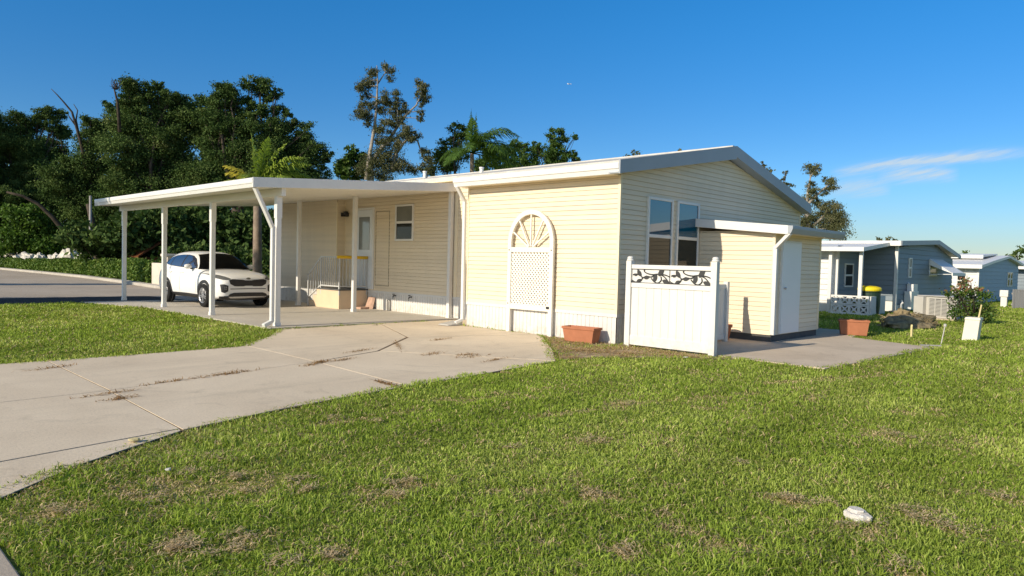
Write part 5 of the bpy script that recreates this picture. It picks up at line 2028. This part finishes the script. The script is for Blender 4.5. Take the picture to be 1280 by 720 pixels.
def leaf_quads(c, size, asp=.5, flat=0.0):
    """diamond leaves centred on c"""
    n = len(c)
    u = rand_dirs(n)
    u[:, 2] -= flat
    u /= np.linalg.norm(u, axis=1)[:, None]
    t = rand_dirs(n)
    v = np.cross(u, t)
    v /= np.linalg.norm(v, axis=1)[:, None] + 1e-9
    s_ = size * RNG.uniform(.65, 1.35, n)
    a, b = u * (s_ / 2)[:, None], v * (s_ * asp / 2)[:, None]
    V = np.stack([c - a, c - a * .1 + b, c + a, c - a * .1 - b], 1)
    return V.reshape(-1, 3), np.arange(4 * n).reshape(n, 4)


def blob_leaves(blobs, size, dens, clump=.34, bias=.0, asp=.5, squash=.85, flat=0.0):
    C, T = [], []
    for (c, r) in blobs:
        nc = max(9, int(10 + 15 * r * r))
        dirs = rand_dirs(nc)
        rad = r * RNG.uniform(.2, 1.25, nc) ** .5 * 1.0
        cc = np.array(c)[None] + dirs * rad[:, None] * np.array([1, 1, squash])
        n = int(dens * r * r)
        k = RNG.integers(0, nc, n)
        cr = (min(clump * r, .50) * RNG.uniform(.45, 1.3, nc))[k]
        pt = cc[k] + RNG.normal(size=(n, 3)) * cr[:, None] * np.array([.62, .62, .42])
        tc_ = RNG.normal(.45, .16, nc)[k]
        T.append(np.clip(tc_ + RNG.normal(0, .14, n) + bias, 0, 1))
        C.append(pt)
    C, T = np.concatenate(C), np.concatenate(T)
    keep = C[:, 2] > .05
    V, Fc = leaf_quads(C[keep], size, asp, flat)
    return V, Fc, np.repeat(T[keep], 4)


rt_ = random.Random(5)


def limb(mb, a, b, r0, r1, wob=.12, n=6, k=7, sag=.0):
    a, b = Vector(a), Vector(b)
    ln = (b - a).length
    pts, rs = [], []
    o = Vector((rt_.uniform(-1, 1), rt_.uniform(-1, 1), rt_.uniform(-.5, .5))) * ln * wob
    for i in range(n + 1):
        t = i / n
        pts.append(a.lerp(b, t) + o * sin(pi * t) + Vector((rt_.uniform(-1, 1), rt_.uniform(-1, 1), rt_.uniform(-1, 1))) * ln * .018 * (0 < i < n) + Vector((0, 0, sag * sin(pi * t))))
        rs.append(r0 + (r1 - r0) * t)
    mb.tube(pts, rs, k)
    return pts


def spine(mb, segs, D):
    pts_ = []
    for pl, r0, r1 in segs:
        k = len(pl)
        p3 = [at(x, y, D + rt_.uniform(-.3, .3)) for x, y in pl]
        mb.tube(p3, [r0 + (r1 - r0) * i / (k - 1) for i in range(k)], 7)
        for u_, v_ in zip(p3, p3[1:]):
            pts_ += [u_.lerp(v_, .25), u_.lerp(v_, .75), v_]
    return pts_


def tree(name, label, blobs_px, D, leaf, bark, base_px, fork=.35, trunk_r=.35, size=.34, dens=1050, group=None, cat='tree', bias=0.0, extra=None, jit=.5, clump=.42, twigs=True, limbs_segs=None, grow=1.0, fork_pt=None, asp=.5, flat=0.0):
    blobs = []
    for (px, py, r) in blobs_px:
        dd = D + rt_.uniform(-1, 1) * r * D / F_PX * jit
        c = at(px, py, dd)
        rm = r * grow * c.dot(_fw) / F_PX
        blobs.append((tuple(c), rm))
    bp = at(base_px, 330, D)
    root = thing(name, label, cat, (bp.x, bp.y, 0), group)
    zs_ = [b[0][2] for b in blobs]
    top = max(zs_)
    fz = top * fork
    g = MB()
    limbs = spine(g, limbs_segs, D) if limbs_segs else None
    fp = Vector(fork_pt) if fork_pt else Vector((bp.x + rt_.uniform(-.4, .4), bp.y + rt_.uniform(-.4, .4), fz))
    limb(g, (bp.x, bp.y, -.2), fp, trunk_r * 1.25, trunk_r * .85, .05, 5, 9)
    for (c, rm) in blobs:
        c = Vector(c)
        if limbs:
            q = min(limbs, key=lambda v: (v - c).length + (2.0 if v.z > c.z + .2 else 0))
            limb(g, q, c + Vector((0, 0, rm * .3)), .045, .015, .12, 5, 5)
            continue
        rr = trunk_r * (.25 + .25 * min(1, rm / 2))
        pts = limb(g, fp, c, rr, rr * .22, .10, 7, 6)
        if twigs:
            for _ in range(3):
                e = c + Vector((rt_.uniform(-1, 1), rt_.uniform(-1, 1), rt_.uniform(-.4, 1))) * rm * .8
                limb(g, pts[rt_.randint(4, 6)], e, rr * .25, .015, .1, 4, 5)
    g.build('trunk', bark, root, smooth=True)
    if extra:
        extra(root, bark)
    V, Fc, T = blob_leaves(blobs, size, dens, clump, bias, asp=asp, flat=flat)
    np_mesh('crown', V, Fc, leaf, root, tint=T)
    return root


OAKS = 'dark oak trees behind the hedge'


def dead1(root, bark):
    mb = MB()
    a = at(108, 215, 63.5)
    b = at(100, 175, 63)
    pts = [a, at(104, 192, 63), b, at(90, 140, 63), at(80, 128, 63), at(72, 119, 63), at(64, 111, 63)]
    mb.tube(pts, [.15, .12, .10, .075, .055, .04, .02], 6)
    mb.tube([at(97, 160, 63), at(88, 148, 63), at(85, 143, 63)], [.07, .05, .02], 5)
    mb.tube([b, at(95, 150, 63), at(97, 138, 63), at(92, 130, 63)], [.08, .06, .04, .02], 5)
    mb.build('dead_limb', bark, root, smooth=True)


def dead2(root, bark):
    mb = MB()
    pts = [at(150, 165, 57), at(147, 128, 57), at(143, 112, 57), at(146, 101, 57)]
    mb.tube(pts, [.14, .09, .05, .02], 6)
    for k in range(26):
        e = at(145 + rt_.uniform(-9, 9), 103 + rt_.uniform(-6, 8), 57 + rt_.uniform(-.5, .5))
        limb(mb, at(145 + rt_.uniform(-2, 2), 112, 57), e, .03, .012, .2, 4, 4)
    mb.build('dead_limb', bark, root, smooth=True)


def lean_trunk(root, bark):
    MB().tube([at(95, 305, 62), at(82, 292, 62), at(66, 272, 62), at(48, 255, 62), at(28, 245, 62), at(8, 240, 62)], [.20, .18, .16, .13, .10, .07], 8).build('leaning_limb', bark, root, smooth=True)
    MB().tube([at(126, 333, 60), at(124, 305, 60), at(117, 285, 60), at(110, 255, 60)], [.26, .23, .2, .15], 8).build('leaning_limb', bark, root, smooth=True)


BIG = dict(size=.145, dens=5200)
tree('oak_tree', 'leftmost dark oak cut by the left edge of the picture', [(-70, 190, 45), (-30, 165, 38), (10, 178, 26), (25, 165, 14), (22, 152, 12), (45, 158, 11), (62, 150, 9), (36, 185, 18), (10, 215, 36), (50, 215, 28), (-30, 230, 50), (20, 255, 34), (-60, 270, 55), (60, 250, 26), (5, 285, 28), (48, 143, 9), (62, 140, 8), (78, 143, 7), (70, 165, 10)], 80, M['oak_leaf'], M['bark'], 30, .3, .45, group=OAKS, **BIG, extra=lean_trunk)
tree('oak_tree', 'oak with a long bare dead limb reaching up left against the sky', [(113, 152, 11), (121, 163, 13), (112, 175, 15), (128, 178, 16), (108, 200, 19), (88, 222, 20), (78, 205, 9), (70, 228, 20), (116, 225, 28), (105, 258, 26), (128, 262, 30), (95, 240, 20)], 64, M['oak_leaf'], M['bark'], 122, .35, .4, group=OAKS, **BIG, extra=dead1)
tree('oak_tree', 'tall oak with a grey dead spray of twigs at its left shoulder', [(163, 108, 12), (176, 116, 14), (166, 128, 15), (190, 122, 10), (210, 122, 13), (222, 130, 11), (205, 140, 14), (228, 146, 14), (178, 148, 20), (152, 158, 16), (150, 190, 22), (200, 172, 25), (232, 172, 22), (176, 196, 26), (212, 208, 30), (160, 228, 28), (190, 245, 30), (240, 228, 26), (225, 262, 30), (240, 138, 11), (232, 150, 14), (228, 128, 9), (250, 165, 16), (196, 108, 8)], 58, M['oak_leaf'], M['bark'], 190, .35, .5, group=OAKS, bias=.08, **BIG, extra=dead2)
tree('oak_tree', 'broad oak with the highest rounded top above the carport corner', [(281, 112, 11), (290, 118, 11), (275, 128, 13), (312, 104, 9), (326, 108, 12), (336, 120, 9), (346, 117, 7), (300, 132, 14), (322, 138, 13), (347, 138, 8), (358, 142, 7), (275, 152, 18), (312, 158, 18), (255, 148, 13), (345, 160, 14), (365, 156, 8), (382, 165, 12), (372, 182, 16), (392, 192, 15), (405, 198, 7), (412, 192, 5), (345, 190, 20), (312, 190, 24), (275, 190, 26), (380, 212, 18), (402, 218, 11), (335, 222, 24), (292, 225, 26), (262, 222, 24)], 56, M['oak_leaf'], M['bark'], 300, .35, .5, group=OAKS, **BIG)
tree('oak_tree', 'low dark oak filling the view under the carport roof', [(160, 285, 26), (200, 280, 28), (240, 285, 28), (280, 285, 30), (318, 285, 26), (340, 290, 22), (180, 305, 24), (230, 308, 26), (285, 308, 26), (330, 312, 22), (140, 290, 22)], 47, M['oak_leaf'], M['bark'], 250, .4, .35, group=OAKS, bias=-.1)
tree('oak_tree', 'dark background oak filling the left gaps of the wood', [(-40, 240, 40), (10, 250, 36), (50, 250, 36), (95, 240, 30), (130, 225, 30), (20, 290, 34), (80, 290, 34), (140, 275, 34), (150, 140, 18), (140, 170, 20), (205, 145, 20), (185, 160, 24), (60, 190, 20), (30, 190, 20), (75, 165, 10)], 92, M['oak_leaf'], M['bark'], 60, .3, .4, .24, 2200, group=OAKS, bias=-.06)
tree('oak_tree', 'dark background oak filling the gaps behind the carport', [(180, 235, 34), (230, 225, 34), (280, 215, 32), (330, 220, 32), (375, 230, 24), (200, 290, 36), (255, 290, 36), (310, 290, 36), (355, 285, 28), (400, 235, 12), (245, 142, 18), (262, 132, 15), (300, 150, 20), (345, 165, 18), (378, 190, 18), (270, 165, 24), (330, 190, 24)], 76, M['oak_leaf'], M['bark'], 270, .3, .4, .24, 2200, group=OAKS, bias=-.06)
tree('shrub', 'dark undergrowth shrub left of the brown shed', [(120, 310, 20), (150, 318, 16), (100, 300, 20), (165, 322, 12)], 50, M['oak_leaf'], M['bark'], 130, .3, .1, group='undergrowth behind the hedge', cat='shrub')
tree('shrub', 'dark undergrowth shrub behind the white car', [(215, 322, 14), (250, 320, 18), (290, 322, 18), (330, 322, 18)], 44, M['oak_leaf'], M['bark'], 270, .3, .1, group='undergrowth behind the hedge', cat='shrub')
tree('shrub', 'bright green leafy shrub rising above the hedge at the left', [(22, 268, 15), (40, 272, 17), (58, 285, 18), (30, 295, 20), (62, 305, 18), (10, 300, 16), (80, 300, 14), (45, 312, 16), (0, 318, 14), (76, 318, 12)], 72, M['shrub_leaf'], M['bark'], 40, .3, .12, .28, 900, cat='shrub')
tree('broadleaf_tree', 'mid green leafy tree left of the tall pale-limbed gum', [(430, 200, 10), (440, 192, 9), (447, 200, 10), (425, 212, 9), (455, 212, 10), (440, 218, 12)], 62, M['green_leaf'], M['bark'], 438, .4, .25, cat='tree')


Dg = 56
GUM1 = (([(458, 225), (462, 195), (468, 160), (471, 130), (472, 100), (471, 82)], .18, .03), ([(462, 210), (474, 188), (488, 172), (497, 158), (508, 143), (520, 132), (527, 118)], .17, .04),
                       ([(464, 204), (478, 183), (492, 174), (498, 171)], .16, .07), ([(490, 215), (495, 192), (505, 178), (512, 173), (522, 176), (528, 195)], .15, .05), ([(471, 130), (460, 140), (453, 145)], .07, .03), ([(472, 105), (482, 90), (488, 98)], .06, .02), ([(497, 158), (497, 130)], .07, .03))


tree('gum_tree', 'tall gum tree with pale bare limbs and separate leaf clusters', [(466, 92, 6), (462, 102, 7), (455, 108, 6), (480, 83, 4), (487, 88, 5), (488, 98, 4), (450, 110, 5), (458, 120, 5), (478, 122, 7), (484, 128, 6), (452, 130, 6), (449, 143, 7), (458, 147, 7), (466, 132, 6), (460, 155, 4), (478, 140, 6), (495, 120, 6), (500, 130, 7), (503, 140, 6), (492, 140, 6), (496, 152, 8), (484, 155, 7), (525, 103, 5), (530, 110, 6), (524, 116, 6), (532, 122, 5), (526, 128, 5), (527, 141, 4), (525, 149, 4), (478, 165, 8), (505, 165, 9), (515, 172, 8), (480, 180, 9), (495, 178, 8), (470, 198, 11), (486, 200, 12), (460, 208, 10), (478, 215, 12), (500, 205, 9), (531, 192, 6), (533, 203, 7), (530, 213, 7), (512, 212, 7)], 56, M['gum_leaf'], M['pale_bark'], 460, .12, .3, .17, 3600, extra=None, clump=.55, limbs_segs=GUM1, grow=1.15, asp=.3, flat=.9, fork_pt=tuple(at(463, 205, 56)))
tree('broadleaf_tree', 'dark bushy tree between the gum and the tall palm', [(570, 160, 8), (578, 168, 9), (568, 178, 10), (555, 190, 9), (548, 198, 8), (560, 205, 14), (575, 195, 10), (553, 178, 5), (540, 212, 8)], 60, M['oak_leaf'], M['bark'], 565, .4, .3, .18, 2800)
tree('broadleaf_tree', 'rounded olive tree rising highest to the right of the palm', [(645, 180, 8), (655, 186, 9), (640, 195, 12), (660, 200, 12), (670, 182, 6), (672, 192, 9), (690, 168, 7), (700, 165, 6), (705, 172, 6), (694, 180, 8), (685, 192, 11), (700, 196, 12), (718, 172, 4), (715, 192, 7), (720, 200, 6), (665, 212, 10), (625, 192, 11), (612, 198, 12), (632, 205, 12), (603, 208, 11), (645, 208, 12), (690, 208, 12), (722, 205, 6)], 58, M['green_leaf'], M['bark'], 685, .4, .3, .16, 3600, bias=.05)
tree('broadleaf_tree', 'distant treetop just showing over the left slope of the house roof', [(793, 190, 4), (797, 193, 5), (790, 200, 8), (800, 205, 8)], 62, M['gum_leaf'], M['bark'], 795, .5, .2, .24, 480)
tree('broadleaf_tree', 'distant treetop barely showing near the roof ridge', [(850, 190, 4), (845, 198, 7), (855, 200, 7)], 64, M['gum_leaf'], M['bark'], 850, .5, .2, .24, 480)


GUM2 = (([(1012, 300), (1008, 262), (1010, 240), (1013, 222)], .22, .05), ([(1010, 255), (1020, 245), (1030, 236), (1038, 228)], .12, .04), ([(1012, 285), (1025, 275), (1036, 262)], .14, .05))
tree('gum_tree', 'gum tree behind the gable end with clusters of olive leaves', [(1013, 210, 5), (1019, 213, 5), (1022, 208, 3), (1037, 224, 5), (1040, 232, 5), (1034, 238, 4), (1014, 232, 5), (1020, 240, 6), (1010, 248, 6), (1017, 252, 5), (1036, 258, 7), (1044, 264, 7), (1030, 264, 7), (1050, 275, 6), (1038, 275, 10), (1046, 288, 10), (1030, 285, 10), (1003, 272, 8), (1012, 280, 8), (1000, 285, 8)], 60, M['gum_leaf'], M['pale_bark'], 1012, .3, .25, .17, 3600, clump=.55, limbs_segs=GUM2, grow=1.3, asp=.3, flat=.9)
tree('broadleaf_tree', 'wispy treetop peeking over the right slope of the house roof', [(982, 216, 3), (979, 224, 3), (985, 232, 5), (955, 208, 3), (953, 203, 2), (960, 215, 5), (972, 240, 9)], 62, M['gum_leaf'], M['bark'], 972, .5, .2, .22, 1100)
tree('distant_tree', 'dark distant tree behind the rooftops at the right edge', [(1262, 322, 6), (1272, 318, 6), (1283, 314, 8), (1300, 312, 12), (1330, 312, 16), (1252, 325, 5)], 120, M['oak_leaf'], M['bark'], 1280, .4, .4, .55, 140)
tree('distant_tree', 'small distant treetop above the blue home roof', [(1198, 320, 4), (1206, 319, 5), (1213, 323, 4), (1243, 322, 4), (1237, 325, 4)], 130, M['oak_leaf'], M['bark'], 1205, .4, .4, .5, 140)
tree('distant_tree', 'faint treetop over the porch roof of the blue home', [(1100, 301, 4), (1112, 300, 5), (1120, 303, 4)], 90, M['gum_leaf'], M['bark'], 1110, .4, .3, .4, 220)
# trees standing to the left outside the picture; their long shadows cross the road
def column_tree(x, y, r, h, label):
    root = thing('cypress_tree', label, 'tree', (x, y, 0), 'cypress trees left of the road')
    g = MB()
    g.tube([(x, y, -.1), (x, y, h * .9)], [.18, .04], 8)
    g.build('trunk', M['bark'], root)
    bl = []
    nb_ = int(h / (r * .55))
    for i in range(nb_):
        t = (i + .5) / nb_
        rr = r * (1 - max(0, t - .75) * 3.0)
        bl.append(((x, y, .4 + t * (h - .6)), max(.3, rr)))
    V, Fc, T = blob_leaves(bl, .28, 900, .3)
    np_mesh('crown', V, Fc, M['oak_leaf'], root, tint=T)


column_tree(-8.0, 27.2, 1.55, 13.0, 'stout cypress tree left of the road nearest the lawn')
column_tree(-9.0, 39.6, .75, 12.0, 'slender cypress tree left of the road further up')


def palm(name, label, base, top, r, fronds, leaf, bark, spear=None, leaflets=34):
    root = thing(name, label, 'palm tree', (base[0], base[1], 0))
    base, top = Vector(base), Vector(top)
    g = MB()
    n = 26
    pts, rs = [], []
    for i in range(n + 1):
        t = i / n
        pts.append(base.lerp(top, t))
        rs.append(r * (1.12 - .25 * t) * (1 + .05 * (i % 2)))
    g.tube(pts, rs, 14)
    g.build('trunk', bark, root, smooth=True)
    Vs, Ts = [], []
    rg = MB()
    for (az, el, ln, droop, tint) in fronds:
        p_ = top.copy()
        d_ = Vector((cos(az) * cos(el), sin(az) * cos(el), sin(el)))
        path = [p_.copy()]
        k = leaflets
        for i in range(k):
            d_ = (d_ + Vector((0, 0, -droop / k))).normalized()
            p_ = p_ + d_ * (ln / k)
            path.append(p_.copy())
        rg.tube(path, [.032 * (1 - .85 * i / k) for i in range(k + 1)], 5)
        for i in range(4, k):
            t = i / k
            tg = (path[i + 1] - path[i]).normalized()
            sd_ = tg.cross(Vector((0, 0, 1)))
            if sd_.length < .1:
                sd_ = Vector((-sin(az), cos(az), 0))
            sd_.normalize()
            upv = sd_.cross(tg)
            ll = ln * .27 * (sin(pi * min(1, .12 + t * .95)) ** .7)
            for sg in (1, -1):
                for rep in range(2):
                    dv = (sd_ * sg * rt_.uniform(.7, 1.0) + tg * rt_.uniform(.5, .9) + upv * rt_.uniform(-.15, .4)).normalized()
                    a = path[i] + tg * rep * ln / k * .5
                    mid_ = a + dv * ll * .55 - Vector((0, 0, ll * .06))
                    tip = a + dv * ll * .95 - Vector((0, 0, ll * rt_.uniform(.22, .5)))
                    wv = tg * (.016 + .010 * ln / 3)
                    Vs += [a - wv * .6, a + wv * .6, mid_ + wv, mid_ - wv, mid_ - wv, mid_ + wv, tip + wv * .15, tip - wv * .15]
                    tt = min(1, max(0, tint + rt_.gauss(0, .1)))
                    Ts += [tt] * 8
    V = np.array([tuple(v) for v in Vs])
    np_mesh('frond', V, np.arange(len(V)).reshape(-1, 4), leaf, root, tint=np.array(Ts))
    rg.build('frond_stem', leaf, root)
    return root


vd = AZ  # heading of the view; right of it is vd - 90 deg
pb = at(322, 332, 29.5)
pc = at(322, 236, 29.5)
rgt, lft, tow = vd - pi / 2, vd + pi / 2, vd + pi
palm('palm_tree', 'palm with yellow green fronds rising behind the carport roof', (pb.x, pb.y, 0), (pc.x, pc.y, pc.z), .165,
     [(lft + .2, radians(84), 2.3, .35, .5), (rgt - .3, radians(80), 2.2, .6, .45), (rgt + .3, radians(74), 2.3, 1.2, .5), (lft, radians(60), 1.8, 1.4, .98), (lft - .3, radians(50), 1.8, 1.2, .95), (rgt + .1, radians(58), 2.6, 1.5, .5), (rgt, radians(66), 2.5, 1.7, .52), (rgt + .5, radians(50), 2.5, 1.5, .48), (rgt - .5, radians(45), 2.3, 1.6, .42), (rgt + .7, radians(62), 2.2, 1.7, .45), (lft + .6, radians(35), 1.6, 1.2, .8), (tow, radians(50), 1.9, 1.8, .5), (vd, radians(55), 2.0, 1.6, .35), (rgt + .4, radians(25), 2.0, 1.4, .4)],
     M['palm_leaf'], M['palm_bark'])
pb = at(590, 332, 38)
pc = at(590, 192, 38)
palm('palm_tree', 'tall queen palm with an upright spear behind the house roof', (pb.x, pb.y, 0), (pc.x, pc.y, pc.z), .12,
     [(lft, radians(88), 2.4, .2, .45), (rgt, radians(86), 2.2, .35, .5), (tow, radians(80), 2.0, .5, .45), (rgt - .2, radians(60), 3.2, 1.9, .45), (rgt + .3, radians(48), 3.3, 1.9, .5), (rgt + .8, radians(40), 3.0, 1.8, .5), (rgt - .8, radians(45), 3.0, 2.0, .4), (tow, radians(45), 2.6, 2.0, .55), (lft, radians(40), 2.2, 2.2, .45), (lft + .6, radians(20), 2.2, 1.8, .5), (lft - .5, radians(30), 2.2, 1.8, .4), (rgt, radians(15), 3.0, 1.3, .45), (rgt + .5, radians(5), 2.6, 1.2, .5), (rgt + .2, radians(70), 3.0, 2.2, .5), (rgt - .4, radians(30), 3.2, 1.6, .45), (rgt + 1.1, radians(60), 2.6, 2.0, .5), (rgt - 1.1, radians(60), 2.6, 2.0, .4), (tow - .4, radians(25), 2.6, 1.6, .5), (tow + .5, radians(60), 2.4, 2.1, .5)],
     M['dark_palm'], M['palm_bark'])

# hedge along the far kerb
HE = [(12.35, 36.3), (12.75, 42), (12.8, 48), (12.45, 56), (11.9, 66), (10.6, 76)]
hd_ = thing('hedge', 'long clipped green hedge behind the kerb', 'hedge', (12.6, 50, 0))
C, T = [], []
tw = MB()
for a, b in zip(HE, HE[1:]):
    a, b = np.array(a), np.array(b)
    ln = np.linalg.norm(b - a)
    n = int(ln * 900)
    t = RNG.uniform(0, 1, n)
    base_ = a[None] + (b - a)[None] * t[:, None]
    nrm_ = np.array([-(b - a)[1], (b - a)[0]]) / ln
    o = RNG.uniform(-.5, .5, n)
    top = (1 - .019 * np.clip(base_[:, 1] - 42, 0, 30)) * .88 + .26 * vnoise(base_[:, 1], base_[:, 1] * 0, .8, 3) + .15 * vnoise(base_[:, 1], base_[:, 1] * 0, .25, 4)
    z = top * RNG.uniform(0, 1, n) ** .6
    pxy = base_ + nrm_[None] * (o * (1 - .25 * z / top))[:, None]
    C.append(np.stack([pxy[:, 0] + .25, pxy[:, 1], z + .05], 1))
    T.append(np.clip(RNG.normal(.45, .2, n) + .35 * (vnoise(base_[:, 1], z, .4, 8) - .5), 0, 1))
    for i in range(int(ln * 2)):
        q = a + (b - a) * RNG.uniform()
        limb(tw, (q[0] + .25, q[1], 0), (q[0] + .25 + rt_.uniform(-.3, .3), q[1] + rt_.uniform(-.3, .3), .9), .02, .006, .1, 3, 4)
C, T = np.concatenate(C), np.concatenate(T)
V, Fc = leaf_quads(C, .15, .55)
np_mesh('foliage', V, Fc, M['hedge_leaf'], hd_, tint=np.repeat(T, 4))
tw.build('stem', M['bark'], hd_)

# flowering bush on the right lawn
bp = Vector((26.1, 4.85, 0))
bu = thing('flowering_bush', 'loose green bush with rusty brown flower tips beside the air conditioner', 'bush', tuple(bp))
g = MB()
bl = []
for (px, py, r) in ((1200, 372, 11), (1215, 362, 12), (1228, 372, 12), (1208, 385, 13), (1225, 390, 13), (1237, 388, 8), (1198, 390, 9), (1215, 398, 11), (1188, 366, 6), (1205, 352, 6), (1236, 398, 7), (1196, 360, 6)):
    c = at(px, py, 26.4 + rt_.uniform(-.3, .3))
    bl.append((tuple(c), r * c.dot(_fw) / F_PX))
    for _ in range(3):
        limb(g, bp + Vector((rt_.uniform(-.15, .15), rt_.uniform(-.15, .15), 0)), Vector(c) + Vector((rt_.uniform(-.2, .2), rt_.uniform(-.2, .2), rt_.uniform(0, .3))), .02, .006, .1, 4, 5)
g.build('stem', M['bark'], bu)
V, Fc, T = blob_leaves(bl, .10, 3400, .62, .0)
zc = V[:, 2]
fl = np.repeat((RNG.uniform(0, 1, len(V) // 4) < .5), 4) & (zc > 1.02)
T = np.where(fl, np.clip(.86 + .14 * np.repeat(RNG.uniform(0, 1, len(V) // 4), 4), 0, 1), np.minimum(T, .74))
np_mesh('foliage', V, Fc, M['bush_leaf'], bu, tint=T)

# distant aircraft
pa = at(712, 105, 5600)
pl = thing('airplane', 'tiny white airliner high in the clear sky', 'airplane', tuple(pa))
g = MB()
rx_ = _rt.copy()
g.tube([pa - rx_ * 18, pa - rx_ * 15, pa + rx_ * 12, pa + rx_ * 18], [.6, 2, 2, .5], 10)
g.build('fuselage', M['white'], pl)
g = MB()
for s_ in (1, -1):
    n_ = _fw * s_
    g.hexa([tuple(pa + rx_ * 4 + n_ * 1.5), tuple(pa - rx_ * 3 + n_ * 1.5), tuple(pa - rx_ * 9 + n_ * 16), tuple(pa - rx_ * 7 + n_ * 16)] + [tuple(pa + rx_ * 4 + n_ * 1.5 + Vector((0, 0, .6))), tuple(pa - rx_ * 3 + n_ * 1.5 + Vector((0, 0, .6))), tuple(pa - rx_ * 9 + n_ * 16 + Vector((0, 0, 1.4))), tuple(pa - rx_ * 7 + n_ * 16 + Vector((0, 0, 1.4)))])
g.build('wing', M['white'], pl)
g = MB()
g.hexa([tuple(pa - rx_ * 12 + Vector((0, 0, 1.5)) + _fw * s_ * .25) for s_ in (1, -1)] + [tuple(pa - rx_ * 17 + Vector((0, 0, 1.0)) + _fw * s_ * .25) for s_ in (-1, 1)] + [tuple(pa - rx_ * 16 + Vector((0, 0, 7)) + _fw * s_ * .25) for s_ in (1, -1)] + [tuple(pa - rx_ * 18.5 + Vector((0, 0, 7)) + _fw * s_ * .25) for s_ in (-1, 1)])
g.build('tail', M['white'], pl)

# put the origin of every single-mesh thing at its base
for o in list(scene.objects):
    if o.type == 'MESH' and o.parent is None and o.location.length < 1e-6 and o.get('kind') is None:
        vs = [v.co for v in o.data.vertices]
        c = Vector((sum(v.x for v in vs) / len(vs), sum(v.y for v in vs) / len(vs), min(v.z for v in vs)))
        o.data.transform(Matrix.Translation(-c))
        o.location = c
